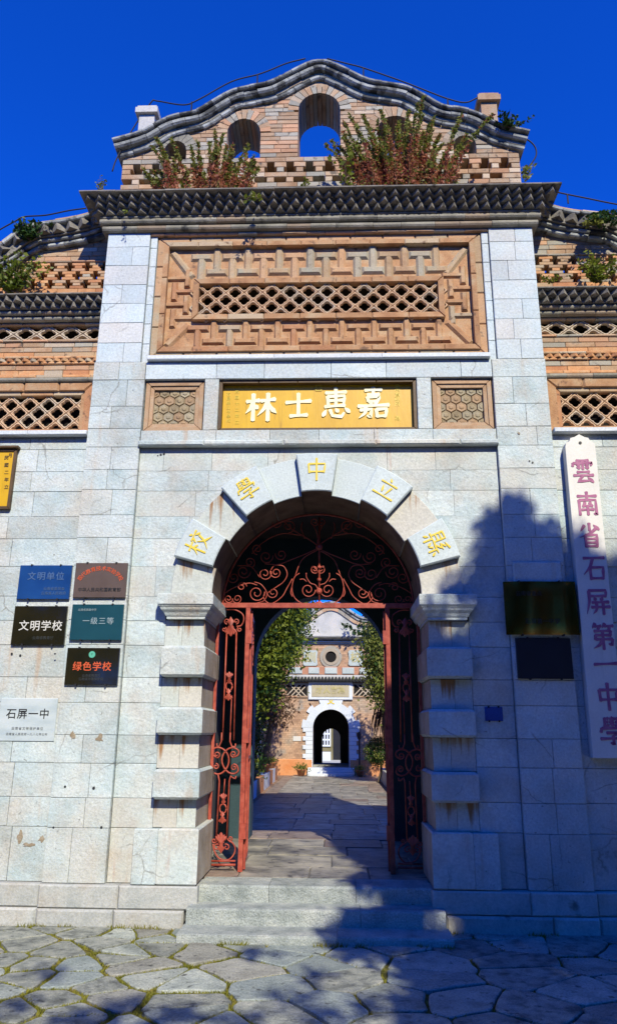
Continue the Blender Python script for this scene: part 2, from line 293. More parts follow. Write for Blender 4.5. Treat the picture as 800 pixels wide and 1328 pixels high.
# ------------------------------------------------------------------ lettering
GLYPH = {
'林': 'h5,32 45,28;v26,6 26,96;p26,34 18,54 3,72;d29,44 41,56;h50,30 94,24;v72,4 72,97;p71,32 60,56 40,80;n73,34 84,56 99,72',
'士': 'h8,40 92,34;v50,6 50,86;h22,89 80,85',
'惠': 'h20,18 80,15;v50,2 50,60;v26,29 28,58;k26,29 75,27 72,55;h28,43 72,41;h18,62 76,57;d22,72 12,92;k33,71 40,90 66,93 74,80;d49,68 57,79;d76,66 90,80',
'嘉': 'h26,10 74,8;v50,1 50,24;h33,24 67,23;v33,31 36,45;k33,31 67,30 64,44;h36,45 64,44;d41,48 45,56;d60,47 55,56;h6,60 94,56;k12,72 45,69 41,93 32,89;p28,61 26,80 8,97;v58,70 60,93;k58,70 87,68 84,93;h60,91 84,90',
'雲': 'h24,6 76,5;v10,17 7,30;k10,17 91,15 84,28;v50,6 50,43;d24,25 40,27;d24,35 40,37;d60,25 76,27;d60,35 76,37;h24,54 76,53;h8,68 92,67;k48,69 24,93 80,89;d68,76 90,97',
'南': 'h10,20 90,19;v50,2 50,35;v16,36 16,97;k16,36 85,35 85,95 74,90;d35,43 42,54;d65,42 58,54;h29,60 71,59;h25,75 75,74;v50,60 50,96',
'省': 'v50,2 50,33;p30,11 12,35;d68,10 90,29;p78,22 50,43 6,60;v30,50 30,97;k30,50 77,49 77,97;h30,65 76,64;h30,80 76,79;h30,94 76,93',
'石': 'h8,14 93,12;p46,14 32,48 5,78;v32,50 33,97;k32,50 85,49 83,95;h33,92 83,91',
'屏': 'k16,9 85,8 85,30;h18,30 85,29;p17,10 16,50 3,97;d36,35 43,46;d71,34 62,47;h26,54 93,52;h22,72 97,70;p44,54 42,80 27,98;v70,54 70,99',
'第': 'p24,3 11,22;h20,14 46,13;d31,15 38,25;p62,3 51,20;h60,13 94,12;d74,14 81,25;h17,32 82,30;v82,30 80,47;h20,47 82,46;v22,47 19,63;h22,62 87,61;k87,61 84,82 71,78;v50,30 50,99;p48,64 34,82 10,95',
'一': 'h5,52 96,48',
'中': 'v17,28 20,67;k17,28 84,27 81,66;h20,62 81,61;v50,3 50,99',
'學': 'p57,4 43,14;d43,5 58,15;p57,17 42,30;d43,18 59,31;v26,6 24,37;h24,8 38,7;h26,20 37,19;h26,32 38,31;v76,8 76,37;h62,8 76,7;h66,20 76,19;h64,32 76,31;v12,41 7,55;k12,41 91,39 84,53;k29,57 72,55 52,68;k52,67 54,95 41,90;h4,77 96,74',
'校': 'h4,32 45,28;v24,4 24,98;p24,34 18,54 2,71;d28,44 41,55;d65,3 73,14;h48,22 97,20;p60,26 47,43;d78,27 94,41;p83,42 68,74 41,98;n55,46 70,72 99,95',
'立': 'd45,3 55,16;h13,28 87,26;d31,42 39,72;p69,38 56,80;h3,88 97,86',
'縣': 'v14,6 14,56;k14,6 44,6 44,56;h14,22 44,22;h14,39 44,39;h3,58 53,57;v28,58 28,98;d14,70 5,89;d42,70 51,87;p91,5 60,16;k78,18 60,35 86,34;k78,38 55,60 93,58;v76,60 76,96;p64,70 55,89;d86,70 97,87',
}
WPROF = {'h': [1.05,.72,.75,1.15], 'v': [1.1,.92,.9,1.0], 'p': [1.15,1.0,.75,.12], 'n': [.35,.7,1.2,.15], 'd': [.35,1.0,1.25,.6], 'k': [1.0,.85,1.0,.55]}
def glyph(ch, name, size, c, mat_, parent, w=9, depth=.008, ang=0.0, sx=1.0):
    """brush strokes as flat raised slabs; c: world centre of the character's back face, facing -y"""
    mb = MB(); k = size/100; ca, sa = math.cos(ang), math.sin(ang)
    for si, st in enumerate(GLYPH[ch].split(';')):
        pts = [tuple(map(float, q.split(','))) for q in st[1:].split()]
        pts = [np.array(((a-50)*sx, 50-b)) for a, b in pts]; pr = WPROF[st[0]]
        if len(pts) == 2 or st[0] in 'pn': pts = spline(pts, 6)
        else:
            q = []
            for a, b in zip(pts, pts[1:]): q += [a+(b-a)*t for t in (0, .33, .66)]
            pts = q+[pts[-1]]
        m = len(pts); L_, R_ = [], []
        for i in range(m):
            t = pts[min(i+1, m-1)]-pts[max(i-1, 0)]; t = t/(np.linalg.norm(t)+1e-9); nrm = np.array((-t[1], t[0]))
            u = i/(m-1)*3; a = int(min(u, 2)); ww = (pr[a]+(pr[a+1]-pr[a])*(u-a))*w/2
            L_.append(pts[i]+nrm*ww); R_.append(pts[i]-nrm*ww)
        e = pts[-1]-pts[-2]; e = e/(np.linalg.norm(e)+1e-9); s0 = pts[0]-pts[1]; s0 = s0/(np.linalg.norm(s0)+1e-9)
        tip = pts[-1]+e*w*.25*pr[3]; tip0 = pts[0]+s0*w*.2
        poly2 = [(tip0)]+R_+[tip]+L_[::-1]
        dd = depth*(1+.02*si)
        def W(p, y): return (c[0]+k*(p[0]*ca-p[1]*sa), c[1]-y, c[2]+k*(p[0]*sa+p[1]*ca))
        # quads strip front + sides
        n = len(poly2); v = [W(p, dd) for p in poly2]+[W(p, 0) for p in poly2]
        f = [(0, 1, 2*m+1)]
        for i in range(m-1): f.append((1+i, 2+i, 2*m-i, 2*m+1-i))
        f.append((m, m+1, m+2))
        f += [(i, i+n, (i+1)%n+n, (i+1)%n) for i in range(n)]
        mb.add(v, f)
    return mb.put(name, mat_, parent)
def text(s, name, size, c, mat_, parent, depth=.002, bold=0.0, rot=0.0, sx=1.0, space=1.0):
    cu = bpy.data.curves.new('t', 'FONT'); cu.body = s; cu.size = 1.0; cu.align_x = 'CENTER'; cu.align_y = 'CENTER'
    cu.extrude = depth/size; cu.offset = bold; cu.space_character = space; cu.resolution_u = 2
    o = bpy.data.objects.new('t', cu); COL.objects.link(o)
    me = bpy.data.meshes.new_from_object(o)
    bpy.data.objects.remove(o); bpy.data.curves.remove(cu)
    me.transform(Matrix.Rotation(rot, 4, 'Y') @ Matrix.Rotation(R(90), 4, 'X') @ Matrix.Diagonal((size*sx, size, size, 1)))
    me.materials.clear(); me.materials.append(mat_)
    return new(name, me, parent, c)

# ================================================================== ground
gr = put('ground', [(-400,-400,-.06),(400,-400,-.06),(400,400,-.06),(-400,400,-.06)], [(0,1,2,3)], GROUND, kind='structure')

# ================================================================== gatehouse
GH = thing('gatehouse', 'tall pale stone and orange brick school gatehouse with arched doorway and curved gable', 'gatehouse', (0, 1.0, 0))
CZ = [.327,.782,1.036,1.337,1.59,1.883,2.119,2.426,2.665,2.909,3.213,3.5,3.736,4.009,4.229,4.479]
CZP = CZ+[4.689,4.947,5.256,5.47]; CZU = [5.47,5.705,5.954,6.198,6.437,6.689,6.935,7.118]
def splits(a, b, lo, hi):
    out = [a]
    while b-out[-1] > hi: out.append(out[-1]+random.uniform(lo, min(hi, b-out[-1]-lo*.6)))
    out.append(b); return out
GAP = .0016
def course(parent, x0, x1, z0, z1, y0, y1, m, lo=.3, hi=.62, name='stone_block', jit=.003, b=.0035):
    xs = splits(x0, x1, lo, hi)
    for a, c in zip(xs, xs[1:]):
        block(name, a+GAP, c-GAP, y0+random.uniform(-jit, jit)*.7, y1, z0+GAP, z1-GAP, m, parent, b)
# ---- core
SPR = 2.925
def arch_outline(w, h, r, spr, z0, n=24, half=True):
    p = [(-w, z0), (-r, z0), (-r, spr)]
    p += [(-r*math.cos(math.pi*i/n), spr+r*math.sin(math.pi*i/n)) for i in range(1, n)]
    p += [(r, spr), (r, z0), (w, z0), (w, h), (-w, h)]
    return p
def arch_wall(mb, w, h, r, spr, z0, y0, y1, n=24):
    """wall with an arched opening, as convex columns plus the lining"""
    xs = [-w, -r]+[-r*math.cos(math.pi*i/n) for i in range(1, n)]+[r, w]
    zz = lambda x: z0 if abs(x) >= r-1e-6 else spr+math.sqrt(max(0, r*r-x*x))
    for i, (a, b) in enumerate(zip(xs, xs[1:])):
        za, zb = (z0, z0) if i in (0, len(xs)-2) else (zz(a) if abs(a) < r-1e-6 else spr, zz(b) if abs(b) < r-1e-6 else spr)
        mb.prism([(a, za), (b, zb), (b, h), (a, h)], y0, y1)
mb = MB(); arch_wall(mb, 1.84, 4.6, 1.12, SPR, 0, .085, .74); core = mb.put('wall', JOINT, GH)
mb = MB()
for s in (-1, 1): mb.box(min(s*1.3, s*2.38), max(s*1.3, s*2.38), .76, 3.3, 0, 4.6)
mb.box(-1.84, 1.84, .741, .80, 4.1, 4.6); mb.box(-1.3, 1.3, .76, 3.3, 4.25, 4.6)
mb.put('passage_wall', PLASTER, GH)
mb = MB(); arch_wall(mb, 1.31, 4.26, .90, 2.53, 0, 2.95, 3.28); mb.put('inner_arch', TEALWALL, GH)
MB().box(-1.6, 1.6, .46, .499, 5.8, 6.8).put('niche_shade', DARK, GH)  # near-black back plate, painted shade behind the lattice
mb = MB(); mb.box(-2.38, 2.38, .5, 3.3, 4.602, 7.45); mb.box(-2.36, 2.36, .36, .52, 4.602, 5.5); mb.put('brick_wall', JOINT, GH)
mb = MB(); mb.box(-2.5, 2.5, .8, 3.5, 7.46, 7.6); mb.put('roof', BRICK_G, GH)
# teal wooden doors folded back inside
for s in (-1, 1):
    d = MB().box(min(s*1.255, s*1.295), max(s*1.255, s*1.295), 1.05, 2.0, .36, 2.9).put('door', TEALWALL, GH)
# ---- pilasters
for s in (-1, 1):
    mb = MB(); mb.box(min(s*1.87, s*2.415), max(s*1.87, s*2.415), .03, .75, 0, 5.46); mb.box(min(s*1.935, s*2.405), max(s*1.935, s*2.405), .03, .75, 5.46, 7.11)
    pil = mb.put('pilaster', JOINT, GH)
    for z0, z1 in zip(CZP, CZP[1:]):
        a, c = sorted((s*1.86, s*2.425)); course(pil, a, c, z0, z1, 0, .3, STONE, .2, .42 if random.random() < .5 else .6)
    for z0, z1 in zip(CZU, CZU[1:]):
        a, c = sorted((s*1.925, s*2.415)); course(pil, a, c, z0, z1, 0, .3, STONE_T, .18, .32 if random.random() < .45 else .5, jit=.002)
    a, c = sorted((s*1.845, s*1.921))
    for z0, z1 in zip(CZU, CZU[1:]): block('fillet', a+.001, c-.001, .03, .3, z0+GAP, z1-GAP, STONE_T, pil, .005)
# ---- field round the arch
fld = GH
for s in (-1, 1):
    for z0, z1 in zip(CZ, CZ[1:]):
        if z0 < 2.9:
            xi = 1.62 if z0 < .5 else 1.475
            a, c = sorted((s*xi, s*1.858)); course(core, a, c, z0, z1, .05, .3, FIELD if random.random() < .35 else STONE, .2, .5)
        else:
            xs = splits(0, 1.858, .42, .75)
            for a, c in zip(xs, xs[1:]):
                Rr = 1.25; n = 10; poly = []
                lo = lambda x: max(z0+GAP, SPR+math.sqrt(max(0, Rr*Rr-x*x)) if x < Rr else z0+GAP)
                px = [a+GAP+(c-a-2*GAP)*i/n for i in range(n+1)]
                px = [x for x in px if lo(x) < z1-.015]
                if len(px) < 2: continue
                poly = [(x, lo(x)) for x in px]+[(px[-1], z1-GAP), (px[0], z1-GAP)]
                if s < 0: poly = [(-x, z) for x, z in poly][::-1]
                y = .05+random.uniform(-.003, .003)
                MB().prism(poly, y, .3).put('stone_block', FIELD if z0 > 4.2 or random.random() < .25 else STONE, core)
# ---- jambs: plinth, stained stones, quoins, impost
def loft(x0, x1, y0, y1, rings, s):
    v = []; f = []
    for z, i in rings:
        a, b = x0+i, x1-i
        if s < 0: a, b = -b, -a
        v += [(a, y0+i, z), (b, y0+i, z), (b, y1, z), (a, y1, z)]
    m = len(rings)
    for k in range(m-1):
        for j in range(4): f.append((k*4+j, k*4+(j+1)%4, k*4+4+(j+1)%4, k*4+4+j))
    f += [(3,2,1,0), tuple((m-1)*4+j for j in range(4))]
    return v, f
QZ = [(1.037,1.296), (1.595,1.846), (2.124,2.415)]
for s in (-1, 1):
    jb = MB().box(min(s*1.12, s*1.46), max(s*1.12, s*1.46), .09, .73, .3, 2.68).put('jamb', JOINT, GH)
    def jbox(a, c, y0, z0, z1, m, ch, name):
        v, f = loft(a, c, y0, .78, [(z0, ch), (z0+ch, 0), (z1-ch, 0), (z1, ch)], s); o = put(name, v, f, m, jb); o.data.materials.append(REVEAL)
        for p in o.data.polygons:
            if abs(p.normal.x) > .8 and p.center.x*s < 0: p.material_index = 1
        return o
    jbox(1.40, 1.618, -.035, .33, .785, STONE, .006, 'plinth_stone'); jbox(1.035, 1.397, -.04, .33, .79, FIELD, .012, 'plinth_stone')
    ps = .787
    for q0, q1 in QZ+[(2.675, 2.9)]:
        xm = random.uniform(1.24, 1.32)
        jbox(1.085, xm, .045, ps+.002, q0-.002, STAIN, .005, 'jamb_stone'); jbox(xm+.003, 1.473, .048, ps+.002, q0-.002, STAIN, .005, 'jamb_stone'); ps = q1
    for q0, q1 in QZ: jbox(1.045, 1.468, -.075, q0, q1, STONE, .022, 'quoin_block')
    v, f = loft(.99, 1.535, -.11, .78, [(2.676,.085),(2.70,.085),(2.705,.075),(2.735,.06),(2.76,.035),(2.785,.025),(2.79,.018),(2.80,.012),(2.81,0),(2.905,0),(2.912,.006)], s)
    put('impost_cap', v, f, STONE, jb)
# ---- voussoirs
def wedge(a0, a1, r0, r1, y0, y1, b=.006, n=5):
    """angles in degrees from the crown, clockwise; chamfered front"""
    def ring(ra, rb, aa, ab):
        o = [(rb*math.sin(R(aa+(ab-aa)*i/n)), SPR+rb*math.cos(R(aa+(ab-aa)*i/n))) for i in range(n, -1, -1)]
        i_ = [(ra*math.sin(R(aa+(ab-aa)*i/n)), SPR+ra*math.cos(R(aa+(ab-aa)*i/n))) for i in range(n+1)]
        return i_+o                                # counter-clockwise seen from the front?
    da = math.degrees(b/((r0+r1)/2))
    A = ring(r0, r1, a0, a1); B = ring(r0+b, r1-b, a0+da, a1-da); m = len(A)
    A = A[::-1]; B = B[::-1]
    v = [(x, y0, z) for x, z in B]+[(x, y0+b, z) for x, z in A]+[(x, y1, z) for x, z in A]
    f = [tuple(range(m))[::-1], tuple(range(2*m, 3*m))]
    for k in (0, m):
        f += [(k+i, k+(i+1)%m, k+m+(i+1)%m, k+m+i) for i in range(m)]
    return v, f
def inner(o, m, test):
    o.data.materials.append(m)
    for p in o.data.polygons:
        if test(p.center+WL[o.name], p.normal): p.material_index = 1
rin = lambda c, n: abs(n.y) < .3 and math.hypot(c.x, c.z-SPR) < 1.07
LET = '校學中立縣'
for i, c in enumerate(LET):
    a = -66.8+33.4*i
    v, f = wedge(a-8.4, a+8.4, 1.055, 1.463, -.045, .77, .01); vo = put('voussoir', v, f, PLATE, GH); inner(vo, DKBROWN, rin)
    r = 1.285; glyph(c, 'character', .235 if i != 2 else .25, (r*math.sin(R(a)), -.046, SPR+r*math.cos(R(a))), GILT2, vo, w=8, depth=.006, ang=-R(a))
for a0, a1 in ((8.5,24.9), (41.9,58.3), (75.3,89.6)):
    for s in (-1, 1):
        v, f = wedge(*((a0, a1) if s > 0 else (-a1, -a0)), 1.03, 1.44, .035, .775, .006); inner(put('voussoir', v, f, STAIN if a0 > 20 else PLATE, GH), DKBROWN, rin)
# ---- string ledge and apron with the recessed panels
for xs in [splits(-1.87, 1.87, .6, 1.0)]:
    for a, c in zip(xs, xs[1:]): block('string_ledge', a+.001, c-.001, -.035, .3, 4.485, 4.54, STONE, GH, .012)
ZT, ZB = 5.262, 4.668
course(GH, -1.856, 1.856, 4.542, ZB, .004, .3, STONE, .5, .8, jit=.001); course(GH, -1.856, 1.856, ZT, 5.468, .004, .3, STONE_T, .5, .8, jit=.001)
for s in (-1, 1):
    a, c = sorted((s*1.055, s*1.205)); block('stone_block', a, c, .005, .3, ZB+GAP, ZT-GAP, STONE, GH)
xs = splits(-1.84, 1.84, 1.0, 1.4)
for a, c in zip(xs, xs[1:]): block('sill_stone', a+.001, c-.001, -.05, .3, 5.474, 5.525, FWHITE, GH, .006)
# carved panels
HEX = None
for s in (-1, 1):
    a, c = sorted((s*1.213, s*1.853)); x0, x1 = a+.008, c-.008
    cp = MB().box(x0, x1, .10, .3, ZB+.005, ZT-.012).put('carved_panel', CARVF, GH)
    def framebars(x0, x1, z0, z1, wd, yf, m, parent, nm='frame_brick', yb=.2):
        for (p, q) in (((x0, z0), (x1, z0)), ((x1, z0), (x1, z1)), ((x1, z1), (x0, z1)), ((x0, z1), (x0, z0))):
            d = np.array(q)-np.array(p); L_ = np.linalg.norm(d); d = d/L_; nrm = np.array((-d[1], d[0])); k = max(1, int(L_/.36)); cuts = np.linspace(0, L_, k+1)
            for i in range(k):
                u0, u1 = cuts[i]+.001, cuts[i+1]-.001; i0 = u0 if i else 0; 
                pa = np.array(p)+d*u0; pb = np.array(p)+d*u1
                ia = np.array(p)+d*(u0 if i else wd)+nrm*wd; ib = np.array(p)+d*(u1 if i < k-1 else L_-wd)+nrm*wd
                e = wd*.18; cen = (pa+pb+ia+ib)/4
                ins = lambda z: z+(cen-z)*min(.5, e/np.linalg.norm(cen-z))
                ply = [pa, pb, ib, ia]; v = [(*(lambda t: (t[0], yf, t[1]))(ins(t)),) for t in ply]+[(t[0], yf+e, t[1]) for t in ply]+[(t[0], yb, t[1]) for t in ply]
                f = [(0,1,2,3)]+[(o+j, o+4+j, o+4+(j+1)%4, o+(j+1)%4) for o in (0, 4) for j in range(4)]
                put(nm, v, f, m, parent)
    framebars(x0, x1, ZB+.006, ZT-.014, .045, .04, CARVF, cp); framebars(x0+.047, x1-.047, ZB+.053, ZT-.061, .04, .055, CARVF, cp)
    hx0, hx1, hz0, hz1 = x0+.085, x1-.085, ZB+.092, ZT-.10; rr = .062
    for iz in range(-1, 6):
        for ix in range(-1, 7):
            cx = hx0+(ix+.5*(iz % 2))*rr*1.78; cz = hz0+iz*rr*1.52
            pl = [(cx+rr*math.cos(R(60*k+30)), cz+rr*math.sin(R(60*k+30))) for k in range(6)]
            pl = [(min(max(x, hx0), hx1), min(max(z, hz0), hz1)) for x, z in pl]
            if max(x for x, z in pl)-min(x for x, z in pl) < .03 or max(z for x, z in pl)-min(z for x, z in pl) < .03: continue
            mx, mz = np.mean([x for x, z in pl]), np.mean([z for x, z in pl])
            v = [(mx+(x-mx)*.99, .095, mz+(z-mz)*.99) for x, z in pl]+[(mx+(x-mx)*.88, .080, mz+(z-mz)*.88) for x, z in pl]+[(mx+(x-mx)*.5, .082, mz+(z-mz)*.5) for x, z in pl]+[(mx+(x-mx)*.3, .074, mz+(z-mz)*.3) for x, z in pl]
            f = [tuple(range(18, 24))]+[(o+j, o+(j+1)%6, o+6+(j+1)%6, o+6+j) for o in (0, 6, 12) for j in range(6)]
            put('carved_tile', v, f, CARV, cp)
# ---- fret panel
XP, Z0P, Z1P = 1.838, 5.53, 7.085
pan = MB()
LX, LZ0, LZ1 = 1.335, 6.075, 6.465
pan.box(-XP, XP, .09, .5, Z0P, LZ0); pan.box(-XP, XP, .09, .5, LZ1, Z1P); pan.box(-XP, -LX, .09, .5, LZ0, LZ1); pan.box(LX, XP, .09, .5, LZ0, LZ1)
pan = pan.put('fret_panel', FRET, GH)
framebars(-XP, XP, Z0P, Z1P, .075, .045, FRET_T, pan); framebars(-XP+.077, XP-.077, Z0P+.077, Z1P-.077, .058, .02, FRET, pan)
framebars(-LX-.065, LX+.065, LZ0-.065, LZ1+.065, .065, .035, FRET, pan, yb=.12)
FX, FZ0, FZ1 = XP-.137, Z0P+.137, Z1P-.137     # outer limit of the fret field
IX, IZ0, IZ1 = LX+.066, LZ0-.066, LZ1+.066
def bevbar(mb, cx, cz, hl, hw, h, vert=False, t=.38):
    if vert: hl, hw = hw, hl
    bt = min(hl, hw)*(1-t)
    v = []
    for (a, b, y) in ((hl, hw, 0), (hl-bt, hw-bt, -h)):
        v += [(cx-a, y, cz-b), (cx+a, y, cz-b), (cx+a, y, cz+b), (cx-a, y, cz+b)]
    mb.add(v, [(4,5,6,7)]+[(j, (j+1)%4, 4+(j+1)%4, 4+j) for j in range(4)])
def tee(B, p, m):
    mb = MB(); hw = B*.125
    bevbar(mb, 0, B*.36, B*.42, hw*.92, .026, vert=True, t=.5); bevbar(mb, 0, B*.735, p*.36, hw, .0285, t=.5)
    return mesh(mb.v, mb.f, m)
def fretband(s0, s1, o, ang, B, n, m):
    """band from s0 to s1 along the direction ang, base line through o"""
    p = (s1-s0)/n; me = tee(B, p, m); ca, sa = math.cos(ang), math.sin(ang)
    for i in range(n):
        for (s, t, up) in ((s0+(i+.25)*p, 0, 1), (s0+(i+.75)*p, B, -1)):
            x = o[0]+s*ca-t*sa; z = o[1]+s*sa+t*ca
            new('fret_brick', me, pan, (x, .0895+random.uniform(-.002, .002), z), (0, -(ang+(0 if up > 0 else math.pi)), 0))
fretband(-1.42, 1.42, (0, FZ0), 0, IZ0-FZ0, 8, FRET); fretband(-1.42, 1.42, (0, IZ1), 0, FZ1-IZ1, 8, FRET_T)
fretband(FZ0+.30, FZ1-.30, (-IX, 0), R(90), FX-IX, 2, FRET); fretband(FZ0+.30, FZ1-.30, (FX, 0), R(90), FX-IX, 2, FRET)
for sx in (-1, 1):
    for (za, zb, m) in ((FZ0, IZ0, FRET), (FZ1, IZ1, FRET_T)):
        a = np.array((sx*FX, za)); b = np.array((sx*IX, zb)); L_ = np.linalg.norm(b-a); mb = MB(); bevbar(mb, 0, 0, L_*.42, .045, .027)
        new('mitre_brick', mesh(mb.v, mb.f, m), pan, ((a[0]+b[0])/2, .0895, (a[1]+b[1])/2), (0, -math.atan2(b[1]-a[1], b[0]-a[0]), 0))
# ---- quatrefoil lattice tiles
def qtile(dx, dz, dep, m):
    """diamond tile with a quatrefoil hole; dx, dz: full diagonals"""
    n = 24; out = []; inn = []
    for i in range(n):
        q = 2*math.pi*i/n; c, s = math.cos(q), math.sin(q)
        k = .495/(abs(c)+abs(s)); out.append((dx*k*c, dz*k*s))
        r = .235+.080*abs(math.cos(2*q))**.8; inn.append((dx*r*c, dz*r*s))
    mid = [((o[0]*.28+i_[0]*.72), (o[1]*.28+i_[1]*.72)) for o, i_ in zip(out, inn)]; mo = [((o[0]*.72+i_[0]*.28), (o[1]*.72+i_[1]*.28)) for o, i_ in zip(out, inn)]
    v = [(x, .006, z) for x, z in out]+[(x, -.008, z) for x, z in mo]+[(x, -.008, z) for x, z in mid]+[(x, .008, z) for x, z in inn]+[(x, dep, z) for x, z in inn]
    f = [(o*n+i, o*n+(i+1)%n, o*n+n+(i+1)%n, o*n+n+i) for o in range(4) for i in range(n)]
    return mesh(v, f, m)
def lattice(parent, x0, x1, z0, z1, y, dx, dz, m, phase=0.0, zc=None):
    me = qtile(dx, dz, .035, m); zc = (z0+z1)/2 if zc is None else zc; xc = (x0+x1)/2
    nr = int((z1-z0)/dz)+2; nc = int((x1-x0)/dx)+2
    for r in range(-nr, nr+1):
        for c in range(-nc, nc+1):
            x = xc+(c+phase+.5*(r % 2))*dx; z = zc+r*dz/2
            if x < x0-dx*.28 or x > x1+dx*.28 or z < z0-dz*.28 or z > z1+dz*.28: continue
            new('lattice_tile', me, parent, (x, y+random.uniform(-.003, .003), z))
lattice(pan, -LX, LX, LZ0, LZ1, .075, .207, .190, LATT)
MB().box(-LX, LX, .13, .455, LZ1-.012, LZ1-.002).put('niche_shade', DARK, pan)
# the lattice edge is closed by the frame; near-black plates behind it put shade into the niche
# ---- main cornice
def band(parent, x0, x1, z0, z1, yf, yb, m, seg=.3, name='moulding_brick', b=.008, rounded=False):
    xs = splits(x0, x1, seg*.7, seg*1.25)
    for a, c in zip(xs, xs[1:]):
        if rounded:
            h = z1-z0; prof = [(yf+h*.5*(1-math.cos(t)), (z0+z1)/2+h*.5*math.sin(t)) for t in np.linspace(-math.pi/2, math.pi/2, 6)]
            prof = prof+[(yb, z1), (yb, z0)]; n = len(prof)
            j = random.uniform(-.004, .004)
            v = [(a+.0015, y+j, z) for y, z in prof]+[(c-.0015, y+j, z) for y, z in prof]
            f = [(i, i+n, (i+1)%n+n, (i+1)%n) for i in range(n)]+[tuple(range(n)), tuple(range(2*n-1, n-1, -1))]
            put(name, v, f, m, parent)
        else: block(name, a+.0015, c-.0015, yf+random.uniform(-.004, .004), yb, z0, z1, m, parent, b)
def tooth(pitch, dep, h, m):
    k = ('tooth', pitch, dep, h, m.name)
    if k not in CACHE:
        a = pitch*.485
        CACHE[k] = mesh([(-a, 0, 0), (0, -dep, 0), (a, 0, 0), (-a, 0, h), (0, -dep, h), (a, 0, h), (-a,.1,0), (a,.1,0), (a,.1,h), (-a,.1,h)],
                        [(0,1,4,3), (1,2,5,4), (0,6,7,2,1), (3,4,5,8,9), (0,3,9,6), (2,7,8,5), (6,9,8,7)], m)
    return CACHE[k]
def teeth(parent, x0, x1, z, h, y, pitch, dep, m, off=0.0, fn=None, tilt=None):
    me = tooth(pitch, dep, h, m); n = int((x1-x0)/pitch); st = (x1-x0)/max(1, n)
    for i in range(n+1):
        x = x0+(i+off)*st
        if x > x1+1e-6: continue
        zz = z if fn is None else fn(x)+z; rz = 0 if tilt is None else tilt(x)
        new('tooth_brick', me, parent, (x, y+random.uniform(-.006, .006), zz), (random.uniform(-.03, .03), rz, random.uniform(-.05, .05)))
cor = MB().box(-2.42, 2.42, .0, .55, 7.121, 7.47).put('cornice', BRICK_G, GH)
band(cor, -1.92, 1.92, 7.086, 7.119, .0, .4, BRICK_T, .28); 
band(cor, -2.475, 2.475, 7.122, 7.192, -.055, .5, BRICK_G, .36, rounded=True); band(cor, -2.505, 2.505, 7.20, 7.268, -.085, .5, BRICK_G, .36, rounded=True)
band(cor, -2.505, 2.505, 7.274, 7.30, -.075, .5, BRICK_G, .3)
for i in range(3):
    z = 7.304+.054*i; p = .075+.050*i
    block('corbel_course', -2.42-p, 2.42+p, -p, .5, z, z+.052, TOOTH, cor, .002, 0)
    teeth(cor, -2.43-p, 2.43+p, z+.004, .042, -p-.001, .122, .084, TOOTH, off=.5*(i % 2))
    for s in (-1, 1):
        me = tooth(.122, .084, .042, TOOTH)
        for k in range(4): new('tooth_brick', me, cor, (s*(2.421+p), -p+.06+.118*(k+.5*(i % 2)), z+.001), (0, 0, s*R(90)))
band(cor, -2.70, 2.70, 7.467, 7.487, -.285, .7, TOOTH, .45, b=.004)
# ---- gable above the cornice
YP, YQ = .25, .77
TOP = [(0,9.765),(.135,9.735),(.385,9.585),(.62,9.44),(.85,9.385),(1.09,9.32),(1.30,9.18),(1.515,9.02),(1.74,8.965),(1.945,8.885),(2.2,8.71),(2.54,8.595)]
HALF = spline(TOP, 6); CURVE = [np.array((-p[0], p[1])) for p in HALF[::-1]]+HALF[1:]
CX = np.array([p[0] for p in CURVE]); CZZ = np.array([p[1] for p in CURVE])
ctop = lambda x: float(np.interp(x, CX, CZZ))
gab = MB().box(-2.40, 2.40, YP+.02, YQ-.02, 7.488, 7.87); 
gab = gab.put('gable', BRICK_T, GH)
course(gab, -2.42, 2.42, 7.488, 7.68, YP, YQ, BRICK_T, .3, .5, 'brick'); 
for i, z0 in enumerate((7.682, 7.745, 7.808)): course(gab, -2.42, 2.42, z0, z0+.061, YP, YP+.2, BRICK_T, .2, .3, 'brick', b=.005)
HOLES = [(0, .26, 9.09), (-.935, .207, 8.763), (.935, .207, 8.763), (-1.775, .135, 8.515), (1.775, .135, 8.515)]
pitch = .236
for k, (z0, kind) in enumerate(((7.871,.075), (7.943,0), (8.016,.15), (8.09,0), (8.164,.15), (8.238,.09), (8.312,0))):
    z1 = z0+.071
    if not kind: course(gab, -2.42, 2.42, z0, z1, YP, YP+.2, BRICK_T, .22, .28, 'brick', b=.006); continue
    n = 20; x = -2.42; off = .5 if k in (0, 4, 5) else 0
    cuts = [(-2.36+pitch*(i+off)-kind/2, -2.36+pitch*(i+off)+kind/2) for i in range(21)]
    for a, c in cuts:
        if c > 2.40: break
        if a-x > .02: block('lattice_brick', x+.001, a, YP, YP+.16, z0, z1-.001, BRICK_T, gab, .006, .003)
        x = max(x, c)
    block('lattice_brick', x+.001, 2.42, YP, YP+.16, z0, z1-.001, BRICK_T, gab, .006, .003)
MB().box(-2.4, 2.4, .62, YQ, 7.871, 8.38).put('gable_core', DARK, gab)  # backing coloured near-black so the brick gaps look shaded
z = 8.384; hc = .0625; row = 0
